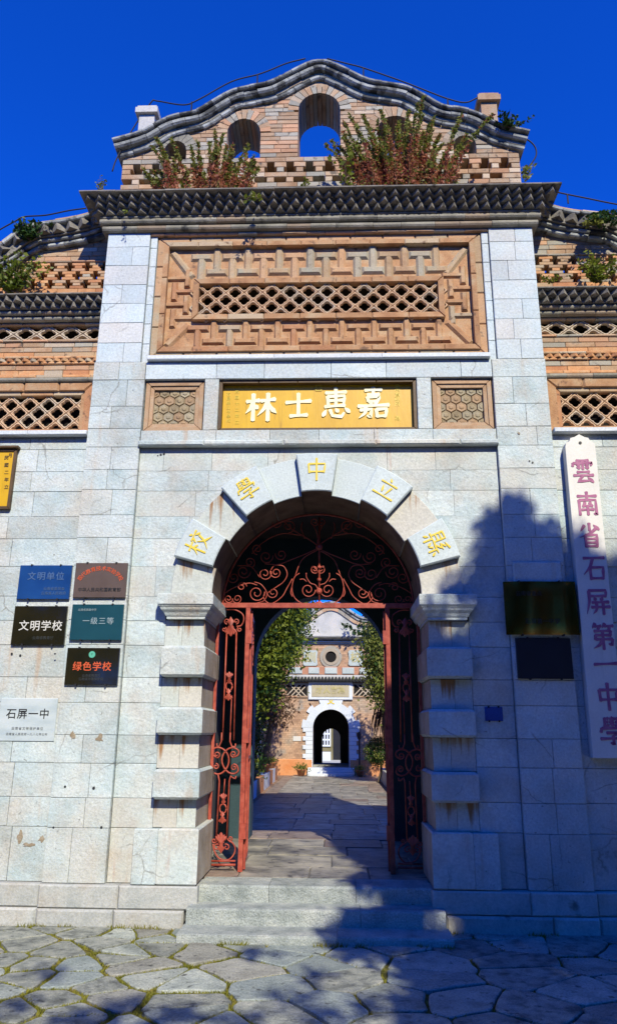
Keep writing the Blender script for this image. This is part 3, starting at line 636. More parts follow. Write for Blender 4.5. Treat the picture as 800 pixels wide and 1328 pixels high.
while z+hc < 9.72:
    half = 0
    for x in np.linspace(0, 2.42, 120):
        if ctop(x)-.10 > z+hc: half = x
    if half < .1: break
    ivs = [(-half, half)]
    for hx, hr, hs in HOLES:
        rr = hr if z < hs-.03 else math.sqrt(max(0, (hr+.055)**2-max(0, z-hs)**2))
        if rr <= 0: continue
        nv = []
        for a, c in ivs:
            if hx+rr <= a or hx-rr >= c: nv.append((a, c)); continue
            if hx-rr > a: nv.append((a, hx-rr))
            if hx+rr < c: nv.append((hx+rr, c))
        ivs = nv
    for a, c in ivs:
        if c-a > .015: course(gab, a, c, z, z+hc-.001, YP, YQ, BRICK_T, .16, .27, 'brick', jit=.004, b=.005)
    z += hc; row += 1
for hx, hr, hs in HOLES:
    n = max(7, int(math.pi*(hr+.05)/.062))
    for i in range(n):
        a0, a1 = math.pi*i/n+.012, math.pi*(i+1)/n-.012; r1 = hr+.135+random.uniform(-.008, .008); r0 = hr
        pl = [(hx-r0*math.cos(a0), hs+r0*math.sin(a0)), (hx-r1*math.cos(a0), hs+r1*math.sin(a0)), (hx-r1*math.cos(a1), hs+r1*math.sin(a1)), (hx-r0*math.cos(a1), hs+r0*math.sin(a1))][::-1]
        if max(p[1] for p in pl) > ctop(pl[0][0])-.05: pl = [(p[0], min(p[1], ctop(p[0])-.06)) for p in pl]
        MB().prism(pl, YP-.008+random.uniform(-.004, .004), YQ-.001).put('arch_brick', BRICK_T if hr > .2 else BRICK_G, gab)
# coping that follows the curve
def coping(parent, curve, bands, seg=.19, name='coping_stone'):
    pts = [np.array(p) for p in curve]; d = np.cumsum([0]+[np.linalg.norm(b-a) for a, b in zip(pts, pts[1:])]); Ltot = d[-1]
    X = np.array([p[0] for p in pts]); Z = np.array([p[1] for p in pts])
    def at(s):
        x = np.interp(s, d, X); z = np.interp(s, d, Z); e = .02
        t = np.array((np.interp(s+e, d, X)-np.interp(s-e, d, X), np.interp(s+e, d, Z)-np.interp(s-e, d, Z))); t = t/np.linalg.norm(t)
        return np.array((x, z)), np.array((-t[1], t[0]))
    for o0, o1, yf, yb, m, rnd_ in bands:
        cuts = [0.0]
        while cuts[-1] < Ltot-seg*1.4: cuts.append(cuts[-1]+seg*random.uniform(.8, 1.25))
        cuts.append(Ltot)
        for a, c in zip(cuts, cuts[1:]):
            j = random.uniform(-.006, .006); v = []; f = []; K = 4
            e = (o1-o0)*.25 if rnd_ else .004
            prof = [(o1, yb), (o0, yb), (o0, yf+e), (o0+e, yf), (o1-e, yf), (o1, yf+e)]
            for i in range(K):
                p, nn = at(a+.002+(c-a-.004)*i/(K-1))
                for o, y in prof: q = p+nn*o; v.append((q[0], y+j*(y < .5), q[1]))
            n = len(prof)
            for i in range(K-1): f += [(i*n+q, (i+1)*n+q, (i+1)*n+(q+1)%n, i*n+(q+1)%n) for q in range(n)]
            f += [tuple(range(n)), tuple((K-1)*n+q for q in range(n-1, -1, -1))]
            put(name, v, f, m, parent)
coping(gab, CURVE, [(-.225, -.165, .205, .8, COPE, 1), (-.165, -.125, .215, .8, BRICK_G, 0), (-.125, -.045, .15, .8, COPE, 1), (-.045, 0, .11, .84, COPE, 1), (0, .014, .14, .84, BRICK_G, 0)])
# corner blocks on the gable shoulders
for s, px, pt in ((-1, 194, 137), (1, 632, 121)):
    x = float(P(px, 150, .58)[0]); zt = float(P(px, pt+5, .55)[2]); mb = MB(); zb = 8.4
    mb.box(x-.10, x+.10, .48, .74, zb, zt-.15); mb.box(x-.145, x+.145, .435, .785, zt-.15, zt-.07); mb.box(x-.125, x+.125, .455, .765, zt-.07, zt-.03)
    if s > 0: mb.box(x-.085, x+.085, .50, .72, zt-.03, zt+.02); mb.box(x-.04, x+.04, .56, .66, zt+.02, zt+.075)
    else: mb.box(x-.07, x+.11, .50, .74, zt-.03, zt)
    mb.put('shoulder_block', FGREY if s < 0 else BRICK_T, gab)

# ================================================================== wing walls
WT = [(2.30,7.74),(2.45,7.64),(2.66,7.53),(2.9,7.455),(3.15,7.41),(3.38,7.37),(3.58,7.25),(3.75,7.10),(4.0,6.99),(4.4,6.95),(5.0,6.93)]
WCUR = [np.array(p) for p in spline(WT, 6)]
def wing(s):
    W = thing('wing_wall', ('left' if s < 0 else 'right')+(' wing wall with gold board and plaques, pale stone below openwork brick' if s < 0 else ' wing wall behind the long white sign, pale stone below openwork brick'), 'wall', (s*3.7, .4, 0))
    X0, X1 = 2.428, 5.0
    S = lambda a, b: (s*a, s*b) if s > 0 else (s*b, s*a)
    a, c = S(X0, X1)
    mb = MB(); mb.box(a, c, .10, .8, 0, 4.61); low = mb.put('stone_wall', JOINT, W)
    mb = MB(); mb.box(a, c, .55, .8, 4.61, 6.9); up = mb.put('brick_wall', DARK, W)  # upper core coloured near-black, painted shade for the openwork
    for z0, z1 in zip(CZ, CZ[1:]+[]): course(low, a, c, z0, z1, .062, .3, STONE, .4, .8)
    course(low, a, c, 4.479, 4.615, .062, .3, STONE, .4, .7)
    xs = splits(a+.02, c, .7, 1.2)
    for p, q in zip(xs, xs[1:]): block('sill_stone', p+.001, q-.001, -.02, .5, 4.62, 4.668, FWHITE, W, .006)
    # lattice panel in its frame
    YF = .30
    fx0, fx1 = S(2.50, 4.9)
    framebars(fx0, fx1, 4.672, 5.37, .10, YF-.03, FRET, up, yb=.5)
    framebars(fx0+s*0+.10, fx1-.10, 4.772, 5.27, .045, YF, FRET, up, yb=.5)
    lx0, lx1 = fx0+.145, fx1-.145
    lattice(up, lx0, lx1, 4.817, 5.225, YF+.035, .212, .195, LATT, phase=.3*s)
    MB().box(lx0, lx1, YF+.09, .548, 5.214, 5.222).put('niche_shade', DARK, up)  # near-black ceiling plate, shade put in by colour
    a2, c2 = S(2.43, 2.50); MB().box(a2, c2, YF-.01, .55, 4.67, 5.37).put('frame_strip', BRICK_T, up)
    band(up, a, c, 5.372, 5.425, .24, .55, BRICK_G, .35, rounded=True); band(up, a, c, 5.428, 5.468, .27, .55, BRICK, .3)
    zz = 5.47
    for k, m in enumerate((BRICK, BRICK_T)): course(up, a, c, zz, zz+.066, YF, .55, m, .2, .36, 'brick', b=.005); zz += .067
    band(up, a, c, zz, zz+.03, YF-.02, .55, BRICK, .3); zz += .031
    teeth(up, a+.05, c, zz, .035, YF-.005, .09, .045, BRICK); block('corbel_course', a, c, YF-.004, .55, zz, zz+.036, BRICK, up, .001, 0); zz += .037
    band(up, a, c, zz, zz+.03, YF-.03, .55, BRICK, .3); zz += .031
    while zz < 5.86: course(up, a, c, zz, zz+.062, YF, .55, BRICK_T if zz > 5.75 else BRICK, .2, .36, 'brick', b=.005); zz += .063
    # one row of quatrefoils
    band(up, a, c, zz, zz+.03, YF-.02, .55, BRICK_T, .3); z0 = zz+.03
    lattice(up, a, c, z0, z0+.185, YF+.03, .27, .19, LATT_G, phase=.2, zc=z0+.0925)
    MB().box(a, c, YF+.08, .548, z0+.175, z0+.183).put('niche_shade', DARK, up)  # near-black plate paints shade above the quatrefoil row
    z1 = z0+.186
    band(up, a, c, z1, z1+.03, YF-.02, .55, BRICK_T, .3); z1 += .031
    band(up, a, c, z1, z1+.05, .22, .55, BRICK_G, .33, rounded=True); z1 += .054
    band(up, a, c, z1, z1+.05, .18, .55, BRICK_G, .33, rounded=True); z1 += .053
    for i in range(2):
        p = .17-.05*i; block('corbel_course', a, c, p, .6, z1, z1+.056, TOOTH, up, .002, 0)
        teeth(up, a, c, z1+.001, .054, p-.001, .112, .062, TOOTH, off=.5*i); z1 += .058
    band(up, a, c, z1, z1+.018, .045, .6, TOOTH, .4, b=.004); z1 += .019
    # openwork of small crosses
    course(up, a, c, z1, 6.60, YF, .55, BRICK, .2, .3, 'brick', b=.005)
    zr = 6.60; p = .212; k = 0
    while zr < 6.95:
        for j, wd in enumerate((.055, .125, .055)):
            x = X0+.05; off = .5*(k % 2)
            b0 = sorted((s*X0, s*(X0+.05))); block('lattice_brick', b0[0], b0[1], YF, YF+.12, zr, zr+.0385, BRICK, up, .004, .002)
            for i in range(12):
                xc = X0+.10+p*(i+off)
                q = sorted((s*x, s*(xc-wd/2)))
                if xc-wd/2 > x+.01: block('lattice_brick', q[0], q[1], YF, YF+.12, zr, zr+.0385, BRICK if random.random() < .6 else BRICK_T, up, .004, .002)
                x = xc+wd/2
            zr += .0392
        k += 1
    band(up, a, c, zr, zr+.025, YF-.015, .55, BRICK_T, .3); zr += .026
    wt = lambda x: float(np.interp(abs(x), [q[0] for q in WCUR], [q[1] for q in WCUR]))
    while zr < 7.6:
        xe = max([x for x in np.linspace(X0, X1, 80) if wt(x)-.17 > zr+.06] or [0])
        if xe < X0+.1: break
        q = S(X0, xe); course(up, q[0], q[1], zr, zr+.0615, YF, .6, BRICK_T, .2, .34, 'brick', b=.005); zr += .0625
    cur = WCUR if s > 0 else [np.array((-p[0], p[1])) for p in WCUR[::-1]]
    cur = [p for p in cur if abs(p[0]) > 2.31]
    coping(up, cur, [(-.27, -.215, .235, .8, COPE, 1), (-.215, -.17, .20, .8, COPE, 1), (-.17, -.058, .17, .8, TOOTH, 0), (-.056, -.012, .10, .8, COPE, 1), (-.012, .014, .12, .85, BRICK_T, 0)], seg=.22)
    sl = lambda x: (wt(abs(x)+.03)-wt(abs(x)-.03))/.06*s
    q = S(2.46, 4.9); teeth(up, q[0], q[1], -.15, .085, .169, .15, .075, TOOTH, fn=wt, tilt=lambda x: -math.atan(sl(x)))
    return W
WL_, WR_ = wing(-1), wing(1)
# base courses along the whole front
for s in (-1, 1):
    a, c = sorted((s*1.06, s*5.0))
    course(GH if False else (WL_ if s < 0 else WR_), *sorted((s*2.43, s*5.0)), .137, .326, -.02, .3, BASE, .6, 1.1, 'base_stone', b=.012); course(WL_ if s < 0 else WR_, *sorted((s*2.43, s*5.0)), -.05, .136, -.05, .3, BASE, .6, 1.1, 'base_stone', b=.018)
    course(GH, *sorted((s*1.02, s*2.428)), .137, .326, -.055, .3, BASE, .6, 1.1, 'base_stone', b=.012); course(GH, *sorted((s*1.13, s*2.428)), -.05, .136, -.07, .3, BASE, .6, 1.1, 'base_stone', b=.018)

# ================================================================== steps and passage floor
ST = thing('stone_steps', 'three worn grey stone steps leading up into the arched doorway', 'steps', (0, -.25, 0))
def stepstones(x0, x1, y0, y1, z0, z1, lo, hi):
    xs = splits(x0, x1, lo, hi)
    for a, c in zip(xs, xs[1:]):
        v, f = [], []
        a_, c_ = a+.002, c-.002; e = .018
        rings = [(z0, 0, 0), (z1-e, 0, 0), (z1-e*.3, 0, e*.3), (z1, 0, e)]
        for z, i, k in rings: v += [(a_, y0+k+random.uniform(-.003, .003), z), (c_, y0+k+random.uniform(-.003, .003), z), (c_, y1, z), (a_, y1, z)]
        for r in range(3):
            for j in range(4): f.append((r*4+j, r*4+(j+1)%4, r*4+4+(j+1)%4, r*4+4+j))
        f += [(3,2,1,0), (12,13,14,15)]
        put('step_stone', v, f, STEP, ST)
stepstones(-1.10, 1.13, -.50, -.16, -.05, .062, .7, 1.5); stepstones(-1.085, 1.11, -.20, .12, -.05, .19, 1.0, 1.6); stepstones(-1.03, 1.03, .05, .42, -.05, .325, .45, .8)
PF = MB().box(-1.3, 1.3, .1, 3.75, -.05, .30).put('passage_floor', SLAB, kind='structure')
y = .425
while y < 3.72:
    d = min(random.uniform(.42, .8), 3.76-y)
    if 3.76-y-d < .2: d = 3.76-y
    xs = splits(-1.29, 1.29, .45, 1.0)
    for a, c in zip(xs, xs[1:]):
        zt = .325+random.uniform(-.006, .006); e = .012
        v = []
        for z, i in ((.29, 0), (zt-e*.6, 0), (zt, e)): v += [(a+.004+i, y+.004+i, z), (c-.004-i, y+.004+i, z), (c-.004-i, y+d-.004-i, z), (a+.004+i, y+d-.004-i, z)]
        v = [(p[0]+(random.uniform(-.012, .012) if 1 else 0), p[1], p[2]) for p in v] if False else v
        put('floor_slab', v, [(3,2,1,0), (8,9,10,11)]+[(o+j, o+(j+1)%4, o+4+(j+1)%4, o+4+j) for o in (0, 4) for j in range(4)], SLAB, PF)
    y += d

# ================================================================== flagstone forecourt
def voronoi(seeds, bx):
    cells = []
    for i, p in enumerate(seeds):
        poly = [(bx[0], bx[2]), (bx[1], bx[2]), (bx[1], bx[3]), (bx[0], bx[3])]
        dd = np.hypot(*(seeds-p).T); order = np.argsort(dd)[1:18]
        for j in order:
            m = (p+seeds[j])/2; n = seeds[j]-p; out = []
            for a, b in zip(poly, poly[1:]+poly[:1]):
                da = (a[0]-m[0])*n[0]+(a[1]-m[1])*n[1]; db = (b[0]-m[0])*n[0]+(b[1]-m[1])*n[1]
                if da <= 0: out.append(a)
                if da*db < 0: t = da/(da-db); out.append((a[0]+(b[0]-a[0])*t, a[1]+(b[1]-a[1])*t))
            poly = out
            if len(poly) < 3: break
        if len(poly) >= 3: cells.append(poly)
    return cells
FB = (-4.6, 4.6, -4.6, -.04)
FC = put('forecourt', [(FB[0]-.1,FB[2]-.1,-.018),(FB[1]+.1,FB[2]-.1,-.018),(FB[1]+.1,FB[3]+.2,-.018),(FB[0]-.1,FB[3]+.2,-.018)], [(0,1,2,3)], MOSS, kind='structure')
sd = []; tries = 0
while tries < 9000 and len(sd) < 296:
    tries += 1; q = (random.uniform(FB[0], FB[1]), random.uniform(FB[2], FB[3])); k = .72 if q[0] < -.9 else 1.0
    if all(((q[0]-o[0])/1.25)**2+((q[1]-o[1])/.85)**2 > (.30*k)**2 for o in sd): sd.append(q)
sd = np.array(sd); cells = voronoi(sd, FB); JOINTS = []
for poly in cells:
    pl = np.array(poly); c = pl.mean(0)
    if len(pl) < 3 or np.ptp(pl[:, 0]) < .12: continue
    # drop very short edges, pull in, cut corners
    q = [pl[i] for i in range(len(pl)) if np.linalg.norm(pl[i]-pl[i-1]) > .05]
    if len(q) < 3: continue
    q = np.array(q); area = .5*abs(np.dot(q[:,0], np.roll(q[:,1], 1))-np.dot(q[:,1], np.roll(q[:,0], 1)))
    for a, b in zip(poly, poly[1:]+poly[:1]): JOINTS.append((a, b))
    gp = random.uniform(.003, .010) if c[0] > -.6 else random.uniform(.006, .018); rr = []
    for p in q:
        d = c-p; rr.append(p+d/np.linalg.norm(d)*gp*1.5)
    r2 = []
    for i, p in enumerate(rr):
        a, b = rr[i-1], rr[(i+1) % len(rr)]; k = random.uniform(.05, .14)
        m1, m2 = p+(a-p)*k, p+(b-p)*k; r2 += [m1, (m1+m2+p*.8)/2.8, m2]
        mid = (p+b)/2; nn = np.array((-(b-p)[1], (b-p)[0])); r2.append(mid+nn*random.uniform(-.03, .05))
    n = len(r2); zt = random.uniform(-.004, .008); tx, ty = random.uniform(-.012, .012), random.uniform(-.012, .012)
    zf = lambda p: zt+tx*(p[0]-c[0])+ty*(p[1]-c[1])
    v = [(p[0], p[1], -.03) for p in r2]+[(p[0], p[1], zf(p)-.006) for p in r2]+[(*(p+(c-p)/np.linalg.norm(c-p)*.009), zf(p)) for p in r2]
    f = [tuple(range(2*n, 3*n))]+[(o+j, o+(j+1)%n, o+n+(j+1)%n, o+n+j) for o in (0, n) for j in range(n)]
    put('flagstone', v, f, PAVE_R if random.random() < (.55 if c[0] < -1.2 or c[0] > 1 else .25) else PAVE, FC)
# moss and grass blades standing in the joints
v = []; f = []
def blade(x, y, z, h, w_, lean):
    a = random.uniform(0, 6.28); dx, dy = math.cos(a)*w_, math.sin(a)*w_; n = len(v)
    lx, ly = random.uniform(-lean, lean), random.uniform(-lean, lean)
    v.extend([(x-dx, y-dy, z), (x+dx, y+dy, z), (x+lx, y+ly, z+h)]); f.append((n, n+1, n+2))
for (a, b) in JOINTS:
    if min(a[1], b[1]) < -3: continue
    xm = (a[0]+b[0])/2; L_ = math.dist(a, b); dens = 300 if (xm < -.3) else 60
    if random.random() < (.30 if xm < -.3 else .65): dens *= .25
    for _ in range(int(L_*dens)):
        t = random.random(); x, y = a[0]+(b[0]-a[0])*t+random.gauss(0, .012), a[1]+(b[1]-a[1])*t+random.gauss(0, .012)
        blade(x, y, -.016, random.uniform(.008, .024), .007, .016)
for _ in range(2600):
    x = random.uniform(-3.2, 3.2); 
    if math.sin(x*7.3)+math.sin(x*17.1)*.7 < .25: continue
    blade(x, -.075-abs(random.gauss(0, .022)) if abs(x) > 1.12 else -.51-abs(random.gauss(0, .02)), -.018, random.uniform(.015, .06), .006, .03)
put('joint_grass', v, f, MOSSG, kind='stuff')
tag(bpy.data.objects['joint_grass'], 'yellow green moss and grass growing in the flagstone joints', 'grass')

# ================================================================== iron gate
YG = .70
IG = thing('iron_gate', 'red oxide wrought iron gate with scrollwork fanlight, its leaves swung open', 'gate', (0, YG, .325))
gpt = lambda ox, oy, k: (lambda p, dy=0.0: (lambda w_: (float(w_[0]), YG+dy, float(w_[2])))(P(ox+p[0]/k, oy+p[1]/k, YG)))
GA, GB, GC = gpt(285, 640, 3.077), gpt(260, 780, 7.375), gpt(260, 950, 6.99)
def sp(cx, cy, r, a0, turns, d, n=30):
    return [(cx+r*(1-.80*t)*math.cos(R(a0+d*turns*360*t)), cy+r*(1-.80*t)*math.sin(R(a0+d*turns*360*t))) for t in np.linspace(0, 1, n)]
def iron(pts, g, parent, r=.0056, name='scroll', both=True, dy=0.0, fixr=True):
    w_ = [g(p, dy) for p in pts]
    for s in ((1, -1) if both else (1,)):
        mb = MB(); mb.tube([(s*p[0], p[1], p[2]) for p in w_], r, 6); mb.put(name, RED, parent, smooth=True)
zb = GA((397, 444))[2]
bar = MB().box(-1.04, 1.04, YG-.03, YG+.03, zb-.036, zb+.014).put('rail', RED, IG)
mb = MB(); mb.tube([(1.02*math.cos(t), YG, SPR+1.02*math.sin(t)) for t in np.linspace(0, math.pi, 40)], .012); fan = mb.put('fanlight', RED, IG, smooth=True)
SPI = [(180,320,27,-20,1.5,1),(224,316,23,200,1.5,-1),(147,398,33,0,1.6,1),(212,396,23,180,1.4,-1),(35,420,18,0,1.5,1),(70,420,20,180,1.5,-1),
       (352,385,30,0,1.5,1),(378,303,18,0,1.5,1),(185,252,28,-10,1.5,1),(245,243,24,190,1.4,-1),(275,130,27,90,1.5,-1),(225,118,20,0,1.4,1),(378,112,18,0,1.4,1),
       (150,222,22,90,1.4,1),(95,312,28,0,1.5,1),(55,335,24,180,1.4,-1),(120,275,22,60,1.4,-1),(88,372,20,0,1.3,-1)]
for a in SPI: iron(sp(*a), GA, fan)
SPL = [[(203,308),(215,290),(232,286),(256,292),(269,322),(255,352),(225,374),(190,398)], [(138,353),(166,364),(188,398),(176,428),(146,438)], [(180,392),(176,420),(205,440),(248,412),(268,378),(290,340)],
       [(396,434),(340,442),(300,418),(288,378),(298,335),(318,318)], [(396,392),(382,366),(362,358),(346,335),(345,317)], [(396,318),(372,290),(366,300)], [(319,343),(334,342),(346,352)],
       [(395,216),(350,238),(290,262),(235,282),(180,280)], [(395,212),(360,186),(300,150),(262,118),(250,105)], [(395,206),(388,160),(372,122)], [(330,168),(250,160),(180,190),(128,240)],
       [(395,222),(330,262),(300,330)], [(70,288),(125,292),(160,335)], [(16,400),(60,374),(115,358),(150,366)], [(288,370),(283,395),(290,412)], [(340,180),(325,140),(330,115)]]
for s_ in SPL: iron(spline(s_, 5), GA, fan)
iron([(397, y) for y in (95, 435)], GA, fan, .011, 'stem', both=False)
for cy, r in ((215, .038), (390, .032), (445, .04), (345, .022), (295, .02)):
    c = GA((397, cy)); mb = MB(); mb.lathe([(r*.5, -.012), (r, 0), (r*.5, .012)], (0, 0, 0), 12)
    put('rosette', [(c[0]+p[0], c[1]+p[2]-.02, c[2]+p[1]) for p in mb.v], mb.f, RED, fan)
def palmette(g, c, w_, h, parent, up=1, name='palmette'):
    prof = [(0,1.0),(.14,.86),(.20,.70),(.38,.80),(.42,.62),(.62,.62),(.58,.44),(.5,.30),(.30,.22),(.34,.06),(.22,-.05),(.18,-.3),(.36,-.46),(.30,-.62),(.16,-.74),(0,-1.0)]
    ply = [(c[0]+x*w_, c[1]-up*z*h) for x, z in prof]+[(c[0]-x*w_, c[1]-up*z*h) for x, z in prof[-2:0:-1]]
    w3 = [g(p) for p in ply]; cc = g(c)
    for s in (1, -1):
        n = len(w3); v = [(s*p[0], YG-.012, p[2]) for p in w3]+[(s*p[0], YG+.01, p[2]) for p in w3]+[(s*cc[0], YG-.026, cc[2])]
        f = [(i, (i+1)%n, 2*n) for i in range(n)]+[(i, i+n, (i+1)%n+n, (i+1)%n) for i in range(n)]
        put(name, v, f, RED, parent)
side = []
xpo = P(317, 960, YG)[0]
for s in (-1, 1):
    pst = MB().box(s*abs(xpo)-.022, s*abs(xpo)+.022, YG-.028, YG+.028, .325, zb-.035).put('gate_post', RED, IG)
sp0 = MB().box(-1.075, -1.045, YG-.015, YG+.015, .33, zb-.036).put('scroll_panel', RED, IG); sp1 = MB().box(1.045, 1.075, YG-.015, YG+.015, .33, zb-.036).put('scroll_panel', RED, IG)
def irn2(pts, g, r=.0085, name='bar'):
    w_ = [g(p) for p in pts]
    for s, par in ((1, sp0), (-1, sp1)):
        MB().tube([(s*p[0], p[1], p[2]) for p in w_], r, 6).put(name, RED, par, smooth=True)
class _two:                                       # palmettes belong to both panels
    pass
def pal2(g, c, w_, h, up=1):
    n0 = len(bpy.data.objects); palmette(g, c, w_, h, IG, up)
irn2([(252,300),(212,1328)], GB); irn2([(345,290),(320,1328)], GB); irn2([(300,900),(282,1328)], GB, .006)
irn2([(195,0),(190,80),(170,130),(148,120),(150,98)], GC, .008); irn2([(272,0),(268,80),(285,128),(318,128),(318,100)], GC, .008)
irn2([(130,372),(160,382),(172,440),(145,950)], GC); irn2([(322,395),(318,418),(300,415),(275,395),(262,440),(238,960)], GC); irn2([(222,420),(212,560)], GC, .006)
irn2(spline([(250,78),(330,80),(400,120),(415,175),(390,230),(345,240)], 5), GB, .008, 'ring')
for a in ((255,190,28,90,1.2,1),(342,190,28,90,1.2,-1),(228,268,24,-60,1.2,1),(374,268,24,240,1.2,-1)): irn2(sp(*a), GB, .007, 'scroll')
irn2(spline([(145,225),(115,200),(112,160),(150,135),(205,150),(245,195),(258,250),(245,310),(205,360),(160,378),(125,368)], 4), GC, .009, 'scroll')
irn2(spline([(300,225),(340,205),(345,165),(300,138),(250,150),(210,195),(195,255),(215,320),(260,365),(310,372),(342,345),(330,300),(300,285)], 4), GC, .009, 'scroll')
for a in ((150,200,30,90,1.2,-1),(300,195,30,90,1.2,1),(140,308,28,-90,1.2,1),(305,318,28,-90,1.2,-1)): irn2(sp(*a), GC, .007, 'scroll')
irn2(spline([(115,1010),(125,1070),(170,1140),(250,1155),(300,1110),(315,1050),(290,1000),(260,985)], 4), GC, .008, 'ring')
for a in ((125,980,24,0,1.2,1),(270,960,26,180,1.2,-1),(150,1040,30,-60,1.1,-1),(235,1040,30,240,1.1,1)): irn2(sp(*a), GC, .007, 'scroll')
irn2([(100,1165),(318,1165)], GC, .010, 'rail'); irn2([(100,1200),(318,1200)], GC, .012, 'rail')
pal2(GB, (292,240), 90, 95, -1); pal2(GB, (277,730), 62, 60); pal2(GB, (270,890), 62, 60, -1); pal2(GC, (210,600), 54, 56); pal2(GC, (200,770), 56, 56, -1); pal2(GC, (188,1000), 84, 98)
for g, c in ((GB, (274,812)), (GC, (205,690))):
    irn2([(c[0]+30*math.cos(t), c[1]+42*math.sin(t)) for t in np.linspace(0, 2*math.pi, 17)], g, .008, 'ring')
for s in (-1, 1):                                 # the two leaves, swung inwards
    lf = MB(); X = s*.722; a = s*R(4)
    def lb(u0, u1, z0, z1, t=.02):
        q = []
        for u, k in ((u0, -t), (u0, t), (u1, t), (u1, -t)): q.append((X+k+math.sin(a)*u, YG+.035+u*math.cos(a)))
        v = [(x, y, z0) for x, y in q]+[(x, y, z1) for x, y in q]
        return v, [(3,2,1,0),(4,5,6,7)]+[(j, (j+1)%4, 4+(j+1)%4, 4+j) for j in range(4)]
    v, f = lb(0, .045, .34, zb-.06, .026); lf = put('gate_leaf', v, f, RED, IG)
    for u0, u1, z0, z1, nm in ((.70,.74,.36,zb-.07,'stile'), (.045,.70,.36,.40,'rail'), (.045,.70,zb-.11,zb-.07,'rail'), (.045,.70,1.35,1.38,'rail')):
        v, f = lb(u0, u1, z0, z1, .018); put(nm, v, f, RED, lf)
    for u in (.17, .28, .39, .50, .61):
        v, f = lb(u-.008, u+.008, .40, zb-.11, .009); put('bar', v, f, RED, lf)
    for z in (.62, 1.52, 2.52): MB().box(X-.036, X+.030, YG-.032, YG+.032, z, z+.14).put('hinge', RED, lf)
# fire extinguisher behind the left jamb
FE = thing('fire_extinguisher', 'small red fire extinguisher standing behind the left gate panel', 'extinguisher', (-1.17, .95, .325))
mb = MB(); mb.lathe([(.06,0),(.068,.02),(.068,.40),(.05,.45),(.022,.475),(.022,.50)], (-1.17,.95,.33), 18); mb.put('body', EXTR, FE, True)
mb = MB(); mb.lathe([(.069,.2),(.069,.30)], (-1.17,.95,.33), 18); mb.put('band', WHITEP, FE, True)
mb = MB(); mb.box(-1.19,-1.15,.90,.98,.83,.86); mb.tube([(-1.17,.93,.83),(-1.12,.90,.80),(-1.09,.90,.6),(-1.10,.91,.45)], .008); mb.put('valve', STEEL, FE)

# ================================================================== boards and plaques
def slab(name, x0, x1, z0, z1, yf, yb, m, parent=None, b=.004):
    return block(name, x0, x1, yf, yb, z0, z1, m, parent, b, 0)
GBD = thing('sign_board', 'gold lacquer name board with four pale brush characters above the arch', 'sign board', (0, .1, 4.67))
slab('panel', -1.02, 1.02, 4.69, 5.25, .105, .16, GOLD, GBD)
framebars(-1.05, 1.05, 4.67, 5.258, .032, .035, FRAMEB, GBD, 'frame_bar', yb=.17)
for c, px, py, sz in (('林', 338.5, 528, .345), ('士', 387, 526, .32), ('惠', 435.5, 523, .37), ('嘉', 484, 523, .375)):
    w_ = P(px, py, .105); glyph(c, 'character', sz, (w_[0], .1055, w_[2]), GILT, GBD, w=13 if c in '林士' else 10.5, depth=.010)
def column(s, px, y0, y1, Y, m, parent, sz):
    for i, ch in enumerate(s):
        if ch == ' ': continue
        w_ = P(px, y0+(y1-y0)*i/max(1, len(s)-1), Y); text(ch, 'small_character', sz, (w_[0], Y-.002, w_[2]), m, parent, .0015)
column('雲南省政府  為', 515, 499, 543, .105, GILT2, GBD, .062); column('石屏縣立中學校', 296.5, 512, 546, .105, GILT2, GBD, .045); column('民國十二年立', 307.5, 508, 548, .105, GILT2, GBD, .048)
w_ = P(413, 503, .105); framebars(w_[0]-.035, w_[0]+.035, w_[2]-.038, w_[2]+.038, .009, .098, GILT2, GBD, 'seal_frame', yb=.106); text('印', 'seal_character', .05, (w_[0], .103, w_[2]), GILT2, GBD, .001)
# second gold board at the left edge
xr = P(15, 620, .04)[0]; z1_, z0_ = P(12, 586, .04)[2], P(12, 657, .04)[2]
GB2 = thing('sign_board', 'gold name board cut off at the left edge, above the plaques', 'sign board', (xr-.7, .08, z0_))
slab('panel', xr-1.4, xr, z0_, z1_, .035, .07, GOLD, GB2); framebars(xr-1.43, xr+.03, z0_-.03, z1_+.03, .03, .022, FRAMEB, GB2, 'frame_bar', yb=.075)
slab('hood', xr-1.45, xr+.05, z1_+.03, z1_+.055, -.01, .075, FRAMEB, GB2)
column('民國二年立', 9, 594, 632, .035, BLACKP, GB2, .05); column('月', 14, 591, 591, .035, BLACKP, GB2, .05)
# long white sign
LS = thing('vertical_sign', 'long white hanging sign board with nine faded crimson characters', 'sign', (2.68, .02, 1.41))
xl0, xl1, xh0, xh1 = 2.505, 2.805, 2.53, 2.83; zl, zh = 1.43, 4.50; n = 10
top = [(xh1, zh-.06), (xh1-.01, zh-.02), (xh1-.045, zh), (xh1-.06, zh+.035), (xh1-.10, zh+.045), (2.68, zh+.075), (xh0+.10, zh+.045), (xh0+.06, zh+.035), (xh0+.045, zh), (xh0+.01, zh-.02), (xh0, zh-.06)]
ply = [(xl0, zl), (xl1, zl)]+top
MB().prism(ply, -.05, .05).put('panel', SIGNW, LS)
mb = MB(); mb.lathe([(.016, -.004), (.016, .004)], (0,0,0), 12); put('hole', [(2.682+p[0], -.051+p[2], zh-.02+p[1]) for p in mb.v], mb.f, BLACKP, LS)
for ch, (px, py) in zip('雲南省石屏第一中學', [(755.5,611),(761,653),(764.5,694),(770,736),(774.5,780),(781,825),(784.5,861),(788,903),(793,948)]):
    w_ = P(px, py, -.05); glyph(ch, 'character', .255, (w_[0], -.0505, w_[2]), SIGNL, LS, w=11.5, depth=.004, sx=.92)
